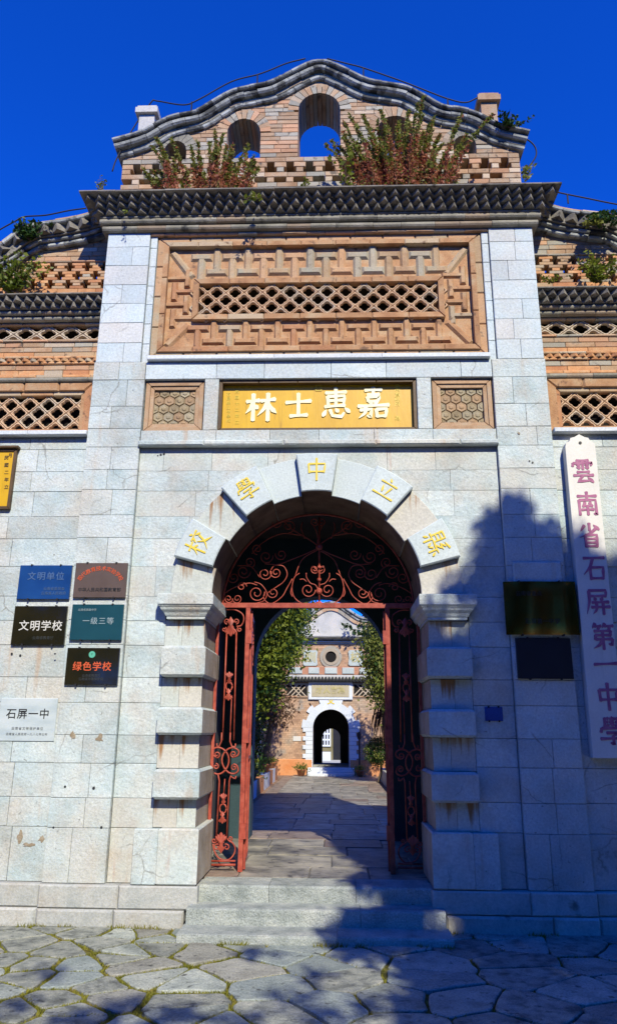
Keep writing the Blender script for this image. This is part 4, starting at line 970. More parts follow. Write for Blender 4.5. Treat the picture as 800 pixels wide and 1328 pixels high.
def plaque(label, c, Y, m, thick=.03, bulge=0, name='plaque'):
    (ax, ay), (bx, by), cy = c
    a, b_ = P(ax, ay, Y), P(bx, by, Y); z0 = P(ax, cy, Y)[2]; x0, x1, z1 = a[0], b_[0], (a[2]+b_[2])/2
    T = thing(name, label, 'plaque', ((x0+x1)/2, Y+thick, z0))
    if bulge:
        n = 10; v = []; f = []
        for i in range(n+1):
            for j in range(n+1):
                u, t = i/n*2-1, j/n*2-1; v.append((x0+(x1-x0)*i/n, Y-bulge*(1-u**4)*(1-t**4)+.01*abs(u)**6+.004*math.sin(u*5), z0+(z1-z0)*j/n))
        for i in range(n):
            for j in range(n): f.append((i*(n+1)+j, (i+1)*(n+1)+j, (i+1)*(n+1)+j+1, i*(n+1)+j+1))
        put('plate', v, f, m, T, True); slab('backing', x0+.01, x1-.01, z0+.01, z1-.01, Y+.014, Y+thick, PNAVY, T)
    else: slab('plate', x0, x1, z0, z1, Y, Y+thick, m, T)
    for u in (.22, .78):
        for zz in (z0, z1):
            x = x0+(x1-x0)*u; MB().box(x-.007, x+.007, Y-.006, Y+thick, zz-.009, zz+.009).put('clip', STEEL, T)
    return T, x0, x1, z0, z1
def line(T, s, fx, fz, sz, m, d, Y, bold=.0, space=1.0, sx=1.0):
    t, x0, x1, z0, z1 = d; return text(s, 'lettering', sz, (x0+(x1-x0)*fx, Y-.002, z0+(z1-z0)*fz), m, T, .0012, bold, 0, sx, space)
d = plaque('blue glossy plaque, upper left of the five plaques', ((27,733),(94,733),777), .028, PBLUE); line(d[0], '文明单位', .52, .66, .088, FAINTB, d, .028, .01, 1.18); line(d[0], '云南省委员会', .70, .30, .036, FAINTB, d, .028); line(d[0], '云南省人民政府', .70, .17, .036, FAINTB, d, .028)
d = plaque('brown metal plaque with orange arched lettering, upper right of the five', ((99,730.5),(166,729.5),775), -.032, PBROWN)
for i, ch in enumerate('现代教育技术实验学校'):
    an = R(-58+116*i/9); cx = (d[1]+d[2])/2; text(ch, 'lettering', .052, (cx+.235*math.sin(an), -.034, d[3]+.085+.205*math.cos(an)), ORANGEP, d[0], .0012, .004, an)
line(d[0], '中华人民共和国教育部', .5, .22, .043, BLACKP, d, -.032, .006)
d = plaque('black glossy plaque with large white lettering, below the blue plaque', ((20,786),(88,786),836), .028, PBLACK); line(d[0], '文明学校', .53, .47, .105, WHITEP, d, .028, .008, 1.1); line(d[0], '云南省教育厅', .6, .17, .035, FAINTP, d, .028)
d = plaque('dark teal plaque with thin pale lettering, below the brown plaque', ((94.5,784),(161,783.5),830), -.032, PTEAL); line(d[0], '一级三等', .53, .52, .072, FAINTT, d, -.032, .004, 1.2); line(d[0], '云南省高级中学', .3, .84, .026, FAINTT, d, -.032)
d = plaque('black plaque with green emblem and orange lettering, lowest of the five', ((88,841),(156,839.5),888), -.032, PBLACK); line(d[0], '绿色学校', .5, .48, .09, ORANGEP, d, -.032, .012, 1.12, 1.0); line(d[0], '云南省教育厅', .5, .24, .03, FAINTP, d, -.032); line(d[0], '云南省环境保护局', .5, .15, .03, FAINTP, d, -.032)
cx, cz = (d[1]+d[2])/2-.01, d[3]+(d[4]-d[3])*.82; pts = [(cx+(.034 if i % 2 else .029)*math.cos(i*math.pi/16), cz+(.034 if i % 2 else .029)*math.sin(i*math.pi/16)) for i in range(32)]
MB().prism(pts, -.0345, -.031).put('emblem', GREENE, d[0]); text('Y', 'emblem_mark', .026, (cx, -.036, cz), PBLACK, d[0], .001)
d = plaque('white veined marble tablet with black lettering, low on the left wall', ((2,906),(76,905),961), .052, MARBLE, .03, name='marble_tablet'); line(d[0], '石屏一中', .5, .62, .10, BLACKP, d, .052, .006, 1.12); line(d[0], '云南省文物保护单位', .52, .29, .03, GREYL, d, .052, 0, 1.3); line(d[0], '云南省人民政府一九八七年公布', .52, .16, .026, GREYL, d, .052, 0, 1.2)
for o in [o for o in d[0].children if o.name.startswith('clip')]: bpy.data.objects.remove(o)
d = plaque('polished brass plaque reflecting trees, beside the long white sign', ((652,755.5),(745,752.5),823), -.055, BRASS, .05, .007); line(d[0], '云南省重点', .34, .76, .05, BLACKP, d, -.064); line(d[0], '石屏第一中学', .5, .24, .055, BLACKP, d, -.064)
d = plaque('dull blank navy plaque under the polished brass one', ((668,828.5),(739,826.5),880), -.03, PNAVY, .025)
d = plaque('little blue enamel number plate on shaded stone right of the doorway', ((628,917),(651,916.5),935), .04, TINP, .008, name='enamel_plate')
# spalled patches on the left stones
CHIP = mat('brown_spalled_patch', [(.26,.19,.11), (.42,.35,.25)], 14, rough=.95, bump=.5, rnd=.1)
for px, py, w1, h1, Y in ((95,954,7,12,.0), (130,958,11,12,.0), (26,1086,9,16,.062), (38,1096,16,7,.062), (54,1088,8,9,.062), (300,640,4,16,.05), (672,562,4,5,0)):
    c = P(px, py, Y); k = 12; sc = 7.1/F*1.02
    pl = [(c[0]+w1*sc/2*random.uniform(.35, 1.15)*math.cos(2*math.pi*i/k), c[2]+h1*sc/2*random.uniform(.35, 1.15)*math.sin(2*math.pi*i/k)) for i in range(k)]
    v = [(x, Y-.0045, z) for x, z in pl]+[(c[0], Y-.006, c[2])]; put('chip', v, [(i, (i+1)%k, k) for i in range(k)], CHIP, WL_ if px < 80 else GH)
for px, py in ((27,850),(72,848),(16,848),(85,1020),(122,1022),(70,1073),(132,1073),(205,591),(209,590),(213,589),(686,598),(690,600)):
    Y = .06 if px < 60 else (.0 if px < 180 or px > 640 else .05); c = P(px, py, Y); k = 8; r = random.uniform(.008, .014)
    v = [(c[0]+r*math.cos(2*math.pi*i/k), Y-.0045, c[2]+r*math.sin(2*math.pi*i/k)) for i in range(k)]; put('bolt_hole', v, [tuple(range(k))], BLACKP, WL_ if px < 60 else GH)
# inset stone above the brass plaque
a_, b_ = P(664, 728, -.02), P(727, 726, -.02); block('inset_stone', a_[0], b_[0], -.022, .1, a_[2]-.24, a_[2], STONE, GH, .012)

# ================================================================== plants
def leafmesh(pts, size, m, el=.42, flat=0.0, droop=None, dirs=None):
    pts = np.asarray(pts, float); n = len(pts); s = size*rng.uniform(.6, 1.35, n)[:, None]
    d = rng.normal(size=(n, 3)); 
    if dirs is not None: d = d*.55+np.asarray(dirs)
    if droop is not None: d[:, 2] += droop
    d /= np.linalg.norm(d, axis=1)[:, None]
    q = rng.normal(size=(n, 3)); q[:, 2] *= (1-flat); q -= d*(q*d).sum(1)[:, None]; q /= np.linalg.norm(q, axis=1)[:, None]; u = np.cross(d, q)
    v = np.stack([pts-d*s*.5, pts+q*s*el*.5-u*s*.06, pts+d*s*.5, pts-q*s*el*.5-u*s*.06], 1).reshape(-1, 3)
    c = (v.min(0)+v.max(0))/2
    me = bpy.data.meshes.new('leaves'); me.vertices.add(4*n); me.vertices.foreach_set('co', (v-c).ravel()); me.loops.add(4*n); me.polygons.add(n)
    me.polygons.foreach_set('loop_start', np.arange(n)*4); me.loops.foreach_set('vertex_index', np.arange(4*n)); me.materials.append(m); me.update(calc_edges=True); me.validate()
    return me, c
def leaves(name, pts, size, m, parent, **k):
    me, c = leafmesh(pts, size, m, **k); return new(name, me, parent, c)
def weeds(label, name, x0, x1, y0, y1, zb_, hfun, n, lsz, parent_mats=(LEAFM, LEAFR), redz=(.08, .62), per=46, spread=.05, cat='weeds'):
    T = thing(name, label, cat, ((x0+x1)/2, (y0+y1)/2, zb_)); st = MB(); gp, rp = [], []; gd, rd = [], []
    for i in range(n):
        x = x0+(x1-x0)*random.betavariate(1.5, 1.5); h = hfun((x-x0)/(x1-x0))*random.choice((.4, .6, .75, .9, 1.05, 1.2))*random.uniform(.85, 1.1); y = random.uniform(y0, y1)
        lean = ((x-(x0+x1)/2)/(x1-x0))*.75*h+random.gauss(0, .10)*h; ly = random.gauss(-.06, .08)*h
        c = [(x+lean*t*t, y+ly*t*t, zb_+h*t) for t in np.linspace(0, 1, 6)]; st.tube(c, .005, 4, .0015)
        for k in range(int(per*h/.6)):
            t = random.uniform(.04, 1)**.85; p = (x+lean*t*t, y+ly*t*t, zb_+h*t); w_ = spread*(1.15-.75*t)
            a = random.uniform(0, 6.28); q = (p[0]+math.cos(a)*w_*random.random(), p[1]+math.sin(a)*w_*random.random(), p[2]+random.gauss(0, .01))
            r_ = random.random() < (.85 if redz[0] < t < redz[1] else .15)
            (rp if r_ else gp).append(q); (rd if r_ else gd).append((math.cos(a), math.sin(a), .25))
    st.put('stems', STEM, T)
    if gp: leaves('foliage', gp, lsz, parent_mats[0], T, dirs=gd)
    if rp: leaves('withered_foliage', rp, lsz*.95, parent_mats[1], T, dirs=rd)
    return T
ZL = 7.488
xa, xb = P(196, 247, -.12)[0], P(345, 247, -.12)[0]
weeds('clump of tall red and green weeds on the cornice, left one', 'weed_clump', xa, xb, -.24, .05, ZL, lambda u: .84-.75*abs(u-.42), 62, .05, per=190, spread=.05)
xa, xb = P(452, 243, -.12)[0], P(590, 243, -.12)[0]
weeds('tallest spreading clump of red and green weeds on the cornice, right one', 'weed_clump', xa, xb, -.26, .08, ZL, lambda u: 1.0-.5*abs(u-.5), 80, .05, per=190, spread=.05)
def sprig(label, px, py, Y, h, n, lsz, m, wd=.12, hang=False, cat='plant', name='sprig', per=26):
    b = P(px, py, Y); T = thing(name, label, cat, tuple(b)); st = MB(); pts = []; ds = []
    for i in range(n):
        a = random.gauss(0, wd); ay = random.gauss(-.02, wd*.5); hh = h*random.uniform(.5, 1.05)*(-1 if hang else 1)
        c = [(b[0]+a*t, b[1]+ay*t-(.05*t if hang else 0), b[2]+hh*t) for t in np.linspace(0, 1, 5)]; st.tube(c, .004, 4, .0015)
        for k in range(per):
            t = random.uniform(.1, 1); q = random.uniform(0, 6.28); pts.append((b[0]+a*t+math.cos(q)*lsz*.7, b[1]+ay*t-(.05*t if hang else 0)+math.sin(q)*lsz*.7, b[2]+hh*t)); ds.append((math.cos(q), math.sin(q), .1))
    st.put('stems', STEM, T); leaves('foliage', pts, lsz, m, T, el=.6, dirs=ds); return T
sprig('thin pale weed hanging over the dogtooth bricks near the left pilaster', 163, 274, -.16, .09, 3, .035, LEAFY, .04, True, per=7)
sprig('bright green leafy sprig hanging from the cornice beside the left weeds', 331, 250, -.31, .22, 4, .055, LEAFY, .07, True, per=11)
sprig('small pale sprout on the cornice left of the central opening', 394, 243, -.2, .10, 4, .045, LEAFY, .06, per=8)
sprig('leafy vine climbing in front of the central gable opening', 448, 243, -.2, .62, 6, .07, LEAFY, .22, per=9)
sprig('dark green fern on the right shoulder of the gable', 660, 166, .1, .20, 10, .05, LEAFD, .10)
sprig('small shrub at the right end of the main cornice', 683, 234, .0, .26, 6, .04, LEAFM, .05, per=18)
sprig('tiny plant at the left end of the main cornice', 131, 248, -.1, .2, 4, .035, LEAFM, .03, per=14)
sprig('dark bush growing on the curved coping of the left wing', 38, 311, .12, .26, 18, .055, LEAFD, .12)
sprig('bright yellow green bush on the left wing ledge', 18, 379, .1, .50, 30, .06, LEAFY, .22, per=22)
sprig('low dark creeper hanging from the curved coping of the right wing', 779, 275, .08, .24, 14, .05, LEAFD, .14, True)
sprig('second green creeper on the right wing coping nearer the gatehouse', 765, 283, .08, .14, 8, .05, LEAFM, .05, True)
sprig('green shrub on the right wing ledge', 775, 366, .1, .30, 22, .05, LEAFY, .16)
sprig('low weeds on the right wing ledge beside the gatehouse', 716, 367, .1, .10, 10, .035, LEAFY, .10, per=10)

# ================================================================== cable
def cable(label, pts, name='cable', Y=.45):
    w_ = [tuple(P(p[0], p[1], p[2] if len(p) > 2 else Y)) for p in pts]; T = tag(MB().tube(spline(w_, 5), .009, 5).put(name, STEEL, smooth=True), label, 'cable'); return T
cb = cable('black cable sagging along the left half of the gable crest', [(146,222,.0),(152,205,.1),(172,168,.5),(196,133),(204,131),(238,136),(258,129),(300,106),(333,97),(350,91),(372,82),(396,76)])
cb2 = cable('black cable sagging along the right half of the gable crest', [(424,76),(452,83),(471,88),(520,105),(556,119),(580,128),(603,133),(620,126)])
cb3 = cable('loop of black cable at the right end of the gable', [(668,172,.2),(690,186,.2),(695,200,.2),(687,214,.1),(676,225,0)])
cb4 = cable('black cable over the left wing coping', [(-60,330),(-20,312),(0,298),(20,287),(32,281),(60,279),(90,273),(112,270)], Y=.2)
cb5 = cable('black cable over the right wing coping', [(712,247),(735,252),(760,257),(800,265),(850,272),(900,280)], Y=.2)
for T, pl in ((cb, [(249,132,142), (334,97,109)]), (cb2, [(471,88,97), (580,128,138)]), (cb4, [(32,281,288)]), (cb5, [(735,252,262)])):
    for px, y0, y1 in pl:
        Y = .45 if T in (cb, cb2) else .2
        a, b = P(px, y0, Y), P(px, y1, Y); MB().tube([tuple(a), (a[0], a[1], b[2]-.02)], .010, 5).put('peg', STEEL, T)

# ================================================================== courtyard behind
ZC = .15; YF_ = 20.0
CY = put('courtyard', [(-9,3.3,ZC-.02),(9,3.3,ZC-.02),(9,24,ZC-.02),(-9,24,ZC-.02)], [(0,1,2,3)], PEBB, kind='structure')
pth = put('path', [(-1.55,3.76,ZC-.012),(1.5,3.76,ZC-.012),(1.5,19.6,ZC-.012),(-1.55,19.6,ZC-.012)], [(0,1,2,3)], SLAB, kind='structure')
y = 3.78
while y < 19.5:
    d = random.uniform(.6, 1.15); xs = splits(-1.25, 1.45, .45, .9)
    for a, c in zip(xs, xs[1:]):
        z = ZC+random.uniform(-.003, .008); e = .012
        v = []
        for zz, i in ((ZC-.03, 0), (z-.008, 0), (z, e)): v += [(a+.006+i, y+.006+i, zz), (c-.006-i, y+.006+i, zz), (c-.006-i, y+d-.006-i, zz), (a+.006+i, y+d-.006-i, zz)]
        put('floor_slab', v, [(8,9,10,11)]+[(o+j, o+(j+1)%4, o+4+(j+1)%4, o+4+j) for o in (0, 4) for j in range(4)], SLAB, pth)
    y += d
# ---- far gate building
FG = thing('brick_gatehouse', 'second brick gatehouse with white arch and round window across the courtyard', 'gatehouse', (.04, YF_, ZC))
fp = lambda px, py, Y=YF_: (float(P(px, py, Y)[0]), float(P(px, py, Y)[2]))
FCX = .044; FR = .635; FS = fp(429, 920)[1]-FR
mb = MB(); arch_wall(mb, 4.2, 4.72, FR, FS, ZC-.1, 0, .5); mb.v = [(p[0]+FCX, p[1]+YF_, p[2]) for p in mb.v]; fw = mb.put('wall', FWALL, FG)
mb = MB()
for s in (-1, 1): mb.box(min(FCX+s*.66, FCX+s*4), max(FCX+s*.66, FCX+s*4), YF_+.5, YF_+4, ZC, 4.6)
mb.box(FCX-.7, FCX+.7, YF_+.5, YF_+4, 2.6, 4.6); mb.put('passage_wall', PLASTER, FG)
for s in (-1, 1):                                 # orange plinth
    a, c = sorted((FCX+s*(FR+.02), FCX+s*4.2)); block('plinth', a, c, YF_-.06, YF_+.1, ZC-.05, fp(429, 985)[1], FORANGE, FG, .02)
z1 = fp(429, 996)[1]
for i in range(3): block('step', FCX-.80, FCX+.80, YF_-.75+.25*i, YF_+.1, ZC-.02, ZC+(.40-ZC)*(i+1)/3, FWHITE, FG, .012)
MB().box(FCX-.66, FCX+.66, YF_+.1, YF_+4, ZC, .398).put('passage_floor', FGREY, FG)
mb = MB(); arch_wall(mb, .70, 2.7, .36, 1.35, ZC, 0, .3); put('inner_arch', [(p[0]+FCX, p[1]+YF_+3.7, p[2]) for p in mb.v], mb.f, PLASTER, FG)
nq = 9
for s in (-1, 1):                                 # white jamb blocks, long and short in turn
    zz = .405; hq = (FS-.405)/nq
    for i in range(nq):
        wq = .26 if i % 2 else .36; a, c = sorted((FCX+s*FR, FCX+s*(FR+wq))); block('jamb_block', a, c, YF_-.05, YF_+.2, zz+.002, zz+hq-.002, FWHITE, FG, .012); zz += hq
na = 11
for i in range(na):
    a0, a1 = math.pi*i/na, math.pi*(i+1)/na; r1 = FR+(.40 if i % 2 == 0 else .27); k = 4
    if i == na//2: r1 = FR+.5
    pl = [(FCX-FR*math.cos(a0+(a1-a0)*j/k), FS+FR*math.sin(a0+(a1-a0)*j/k)) for j in range(k+1)]+[(FCX-r1*math.cos(a1+(a0-a1)*j/k), FS+r1*math.sin(a1+(a0-a1)*j/k)) for j in range(k+1)]
    MB().prism(pl[::-1], YF_-.052, YF_+.2).put('voussoir', FWHITE, FG)
text('文', 'keystone_character', .26, (FCX, YF_-.06, FS+FR+.28), GILT2, FG, .004, .03)
(x0, z1), (x1, z0) = fp(400, 884), fp(457, 908)
block('board_frame', x0, x1, YF_-.08, YF_+.1, z0, z1, FWHITE, FG, .02); block('board', x0+.12, x1-.12, YF_-.095, YF_, z0+.1, z1-.1, FTAN, FG, .008)
text('才人育為', 'board_lettering', .26, ((x0+x1)/2, YF_-.10, (z0+z1)/2), DULLG, FG, .004, .03, space=1.02)
for (a, b) in ((372, 398.5), (458.5, 490)):        # far openwork panels
    (x0, z1), (x1, z0) = fp(a, 888), fp(b, 902.5)
    MB().box(x0, x1, YF_-.003, YF_+.05, z0, z1).put('openwork_shade', DARK, FG); mb = MB(); n = int((x1-x0)/.085); hgt = z1-z0  # near-black sheet stands for the shade behind the bars
    for i in range(-6, n+6):
        for dr in (1, -1):
            xa = x0+i*.17; xb = xa+dr*hgt; p = [(xa, z0), (xb, z1)]
            if min(xa, xb) < x0-.01 or max(xa, xb) > x1+.01: continue
            mb.prism([(xa-.025, z0), (xa+.025, z0), (xb+.025, z1), (xb-.025, z1)], YF_-.02-.003*dr, YF_-.004)
    mb.put('openwork', LATT_G, FG); framebars(x0-.06, x1+.06, z0-.06, z1+.06, .06, YF_-.04, BRICK_T, FG, 'openwork_frame', yb=YF_)
ze = fp(429, 884)[1]; mb = MB()
for i in range(60):
    x = FCX-3.6+i*.122; mb.tube([(x, YF_-.28, ze+.05), (x, YF_+.05, ze+.16)], .05, 8)
mb.box(FCX-3.7, FCX+3.7, YF_-.22, YF_+.05, ze-.02, ze+.03); mb.put('tile_eave', mat('dark_grey_tile', [(.022,.024,.022),(.06,.06,.055)], 5, rough=.8, rnd=0), FG)
za, zb_ = fp(429, 874.5)[1], fp(429, 865.5)[1]
block('frieze', FCX-3.4, FCX+3.4, YF_-.05, YF_+.1, za-.02, zb_+.02, FRED, FG, .01)
for a, b in ((374,392),(400,414),(421,437),(443.5,459),(465.5,480)):
    block('frieze_tablet', fp(a, 870)[0], fp(b, 870)[0], YF_-.085, YF_, za+.01, zb_-.01, FTAB, FG, .015)
block('string_course', FCX-3.4, FCX+3.4, YF_-.07, YF_+.1, za-.2, za-.025, FGREY, FG, .02)
c = fp(429, 852)
for r0, r1, yf, m, nm in ((.20,.30,-.06,BRICK,'window_ring'), (.30,.40,-.04,BRICK_T,'window_ring')):
    mb = MB(); n = 28
    for i in range(n):
        a0, a1 = 2*math.pi*i/n, 2*math.pi*(i+1)/n; mb.prism([(c[0]+r0*math.cos(a0), c[1]+r0*math.sin(a0)), (c[0]+r1*math.cos(a0), c[1]+r1*math.sin(a0)), (c[0]+r1*math.cos(a1), c[1]+r1*math.sin(a1)), (c[0]+r0*math.cos(a1), c[1]+r0*math.sin(a1))], YF_+yf, YF_+.05)
    mb.put(nm, m, FG)
MB().prism([(c[0]+.205*math.cos(t), c[1]+.205*math.sin(t)) for t in np.linspace(0, 2*math.pi, 25)[:-1]], YF_-.004, YF_+.02).put('round_window', DARK, FG)
for px, ch in ((402.5, '訓'), (461, '校')):
    a = fp(px-9.5, 863.5); b = fp(px+9.5, 843.5)
    pl = [(a[0]+.05, a[1]), (b[0]-.05, a[1]), (b[0], a[1]+.06), (b[0]-.03, (a[1]+b[1])/2), (b[0], b[1]-.06), (b[0]-.05, b[1]), (a[0]+.05, b[1]), (a[0], b[1]-.06), (a[0]+.03, (a[1]+b[1])/2), (a[0], a[1]+.06)]
    sc = MB().prism(pl, YF_-.06, YF_+.02).put('scroll_tablet', FTAB, FG); text(ch, 'tablet_character', .40, ((a[0]+b[0])/2, YF_-.064, (a[1]+b[1])/2), DULLG, sc, .004, .015)
zc_ = fp(429, 830)[1]
for dz, pr, m in ((-.16,.05,FGREY), (-.10,.12,FGREY), (-.02,.20,BRICK_G), (.03,.28,BRICK_G), (.08,.32,FGREY)): block('cornice_course', FCX-3.5-pr, FCX+3.5+pr, YF_-pr, YF_+.2, zc_+dz, zc_+dz+.055, m, FG, .01)
FT = [(-3.5,zc_+.2),(-2.6,zc_+.32),(-2.0,zc_+.62),(-1.5,zc_+.80),(-1.1,zc_+.86),(-.8,zc_+1.05),(-.4,zc_+1.32),(0,zc_+1.42)]
FT = FT+[(-x, z) for x, z in FT[-2::-1]]; FT = [np.array((x+FCX, z)) for x, z in spline(FT, 4)]
mb = MB(); zb0 = zc_+.13
for p, q in zip(FT, FT[1:]): mb.prism([(p[0], zb0), (q[0], zb0), (q[0], q[1]-.02), (p[0], p[1]-.02)], YF_+.0, YF_+.45)
mb.put('gable', FGREY, FG)
coping(FG, FT, [(-.34, -.22, YF_-.05, YF_+.5, BRICK_T, 0), (-.20, -.10, YF_-.10, YF_+.5, COPE, 1), (-.10, 0, YF_-.16, YF_+.5, COPE, 1)], seg=.5)
wp = block('notice', fp(380, 956)[0], fp(390.5, 956)[0], YF_-.02, YF_, fp(385, 961)[1], fp(385, 955)[1], WHITEP, None, .002); tag(wp, 'small white notice on the far brick wall left of the white arch', 'notice')
# ---- house seen through the far arch
RH = thing('courtyard_house', 'pale house with white lattice window seen through the far arch', 'house', (0, 34, ZC))
fr = lambda px, py: (float(P(px, py, 34)[0]), float(P(px, py, 34)[2]))
put('terrace', [(-8,24,ZC-.01),(8,24,ZC-.01),(8,40,ZC-.01),(-8,40,ZC-.01)], [(0,1,2,3)], FGREY, kind='structure')
MB().box(-4, 4, 34, 36, ZC, 5.0).put('wall', mat('shaded_ochre_plaster', [(.16,.14,.06),(.26,.22,.11)], 2, rnd=0), RH)  # ochre darkened to put the house's shade into its colour
a, b = fr(417.5, 967), fr(428, 944)
MB().box(a[0], b[0], 33.97, 34.0, a[1], b[1]).put('window', PNAVY, RH); wn = bpy.data.objects[[o.name for o in RH.children if o.name.startswith('window')][0]]
mb = MB()
for i in range(4): x = a[0]+(b[0]-a[0])*i/3; mb.box(x-.035, x+.035, 33.93, 33.97, a[1], b[1])
for i in range(4): z = a[1]+(b[1]-a[1])*i/3; mb.box(a[0]-.03, b[0]+.03, 33.925, 33.968, z-.04, z+.04)
mb.put('frame', FWHITE, wn)
a, b = fr(432, 980), fr(443, 940); MB().box(a[0], b[0], 33.96, 34.0, ZC, b[1]).put('door', PNAVY, RH)
a, b = fr(443.5, 982), fr(448, 930); MB().box(a[0], b[0], 33.6, 34.0, ZC, 4.2).put('pillar', FWHITE, RH)
pb = MB().box(fr(411, 985)[0], fr(429, 985)[0], 32.2, 32.8, ZC, fr(415, 974)[1]).put('planter', FWHITE); tag(pb, 'low white planter below the lattice window of the rear house', 'planter')
# ---- courtyard planting
def tree(name, label, base, h, lobes, nl, lsz, mats, trunk=.12, clump=.16, droop=None, cat='tree', el=.5, bark=BARK, per=14):
    T = thing(name, label, cat, base); mb = MB(); b = Vector(base)
    top = Vector((lobes[0][0], lobes[0][1], lobes[0][2]))
    mb.tube(spline([b, b+(top-b)*.45+Vector((.1,.05,0)), top], 4), trunk, 8, trunk*.35)
    for lx, ly, lz, rx, ry, rz in lobes:
        for k in range(3):
            q = Vector((lx+random.uniform(-.6, .6)*rx, ly+random.uniform(-.6, .6)*ry, lz+random.uniform(-.2, .6)*rz)); s0 = b+(top-b)*random.uniform(.35, .8); mb.tube([s0, (s0+q)/2+Vector((0,0,.1)), q], trunk*.35, 5, .01)
    mb.put('trunk', bark, T)
    vol = np.array([l[3]*l[4]*l[5] for l in lobes])**.8; vol = vol/vol.sum(); out = [[] for _ in mats]
    for (lx, ly, lz, rx, ry, rz), wv in zip(lobes, vol):
        for _ in range(max(1, int(nl/per*wv))):
            d = rng.normal(size=3); d /= np.linalg.norm(d); r = rng.uniform(.35, 1.0)**.5*(1+.10*rng.normal())
            c = np.array((lx, ly, lz))+d*np.array((rx, ry, rz))*r; k = 0 if rng.random() < .62 else rng.integers(len(mats))
            out[k].extend(c+rng.normal(size=(per, 3))*clump)
    for pts, m in zip(out, mats):
        if pts: leaves('crown', pts, lsz, m, T, droop=droop, el=el)
    return T
tree('evergreen_tree', 'leafy green tree standing left in the courtyard', (-2.3, 11, ZC), 5, [(-1.65,11,3.7,1.0,.9,.9),(-1.35,10.8,4.6,.95,.8,.8),(-1.9,11.2,2.8,.75,.7,.7),(-1.3,11,5.4,.9,.8,.8)], 21000, .12, (LEAFY, LEAFD), .12)
tree('conifer_tree', 'dark evergreen behind the leafy tree, left of the far gable', (-2.0, 15.5, ZC), 6, [(-1.35,15.5,5.2,.75,.8,.95),(-1.6,15.5,4.2,.75,.8,.8),(-1.5,15.5,6.2,.6,.7,.8)], 9000, .12, (LEAFD, LEAFM), .12)
tree('withered_shrub', 'drooping withered brown shrub in front of the far brick wall', (-2.35, 15.5, ZC), 3, [(-2.1,15.5,2.7,.75,.7,.65),(-1.7,15.5,2.2,.6,.6,.55),(-2.2,15.5,3.5,.6,.6,.6)], 3600, .14, (LEAFB, LEAFB), .05, .17, -1.2, 'shrub', .35)
tree('leafy_shrub', 'shrub of dark leaves low at the left edge of the courtyard', (-2.3, 12.5, ZC), 1.5, [(-2.1,12.5,1.0,.45,.6,.75),(-2.0,12.6,1.7,.4,.5,.6)], 2600, .10, (LEAFD, LEAFY), .04, .1, None, 'shrub')
tree('slender_tree', 'yellow green tree standing right in the courtyard', (2.35, 15.5, ZC), 5, [(1.85,15.5,4.0,.8,.8,.85),(1.75,15.3,3.1,.65,.7,.75),(1.95,15.5,4.9,.65,.7,.6)], 12000, .12, (LEAFM, LEAFY, LEAFD), .09)
sprig('fern growing on the right side of the far cornice', 478, 831, YF_-.2, .75, 20, .17, LEAFD, .5)
tree('clipped_bush', 'round clipped green bush before the far wall on the right', (1.5, 16.6, ZC), 1.6, [(1.5,16.6,1.05,.40,.44,.42)], 5200, .055, (LEAFD, LEAFM), .05, .05, None, 'bush')
# palm with a skirt of dry fronds
pm = thing('palm', 'palm with a skirt of dry hanging fronds, right of the far arch', 'palm', (1.80, 16.2, ZC)); MB().tube([(1.80,16.2,ZC), (1.79,16.2,1.2), (1.78,16.2,2.5)], .11, 8, .09).put('trunk', BARK, pm)
mb = MB(); v = []; f = []
for i in range(110):
    a = random.uniform(0, 6.28); l = random.uniform(.5, 1.1); z = random.uniform(1.9, 2.6); n = len(v); dx, dy = math.cos(a), math.sin(a)
    v += [(1.78+dx*.1, 16.2+dy*.1, z), (1.78+dx*(.1+.32*l)-dy*.03, 16.2+dy*(.1+.32*l)+dx*.03, z-.25*l), (1.78+dx*(.12+.45*l), 16.2+dy*(.12+.45*l), z-l), (1.78+dx*(.1+.30*l)+dy*.03, 16.2+dy*(.1+.30*l)-dx*.03, z-.28*l)]; f.append((n, n+1, n+2, n+3))
put('frond_skirt', v, f, LEAFB, pm)
# low planter walls, pots, side buildings
for s, lab in ((-1, 'low pale planter wall along the left side of the courtyard'), (1, 'low shaded planter wall along the right side of the courtyard')):
    xw = -1.66 if s < 0 else 1.62; T = thing('planter_wall', lab, 'wall', (xw, 12, ZC)); y = 8.0
    while y < 17.5:
        d = random.uniform(.7, 1.1); a, c = sorted((xw, xw+s*.22)); MB().box(a, c, y+.003, y+d-.003, ZC-.02, ZC+.36+random.uniform(-.006, .006)).put('kerb_block', random.choice((FWHITE, FGREY, FORANGE)) if s < 0 else FGREY, T); y += d
def pot(label, x, y, z, r, plant=True):
    T = thing('flower_pot', label, 'pot', (x, y, z)); mb = MB(); mb.lathe([(r*.62,0),(r*.95,r*1.15),(r*1.1,r*1.2),(r*1.1,r*1.42),(r*.92,r*1.42),(r*.85,r*1.25)], (x, y, z), 18); mb.put('pot', TERRA, T, True)
    pts = rng.normal(size=(260, 3))*np.array((r*.75, r*.75, r*.4))+np.array((x, y, z+r*1.75)); leaves('foliage', pts, r*.5, LEAFM, T)
pot('potted plant left of the far steps', fp(391, 1003)[0]+.02, 19.2, ZC, .16); pot('potted plant right of the far steps', fp(466, 1003)[0], 19.2, ZC, .15)
pot('large potted plant on the left planter wall', -1.77, 11.0, ZC+.36, .16); pot('second potted plant further along the left planter wall', -1.77, 14.5, ZC+.36, .16); pot('small potted plant at the far end of the left planter wall', -1.77, 16.6, ZC+.36, .13)
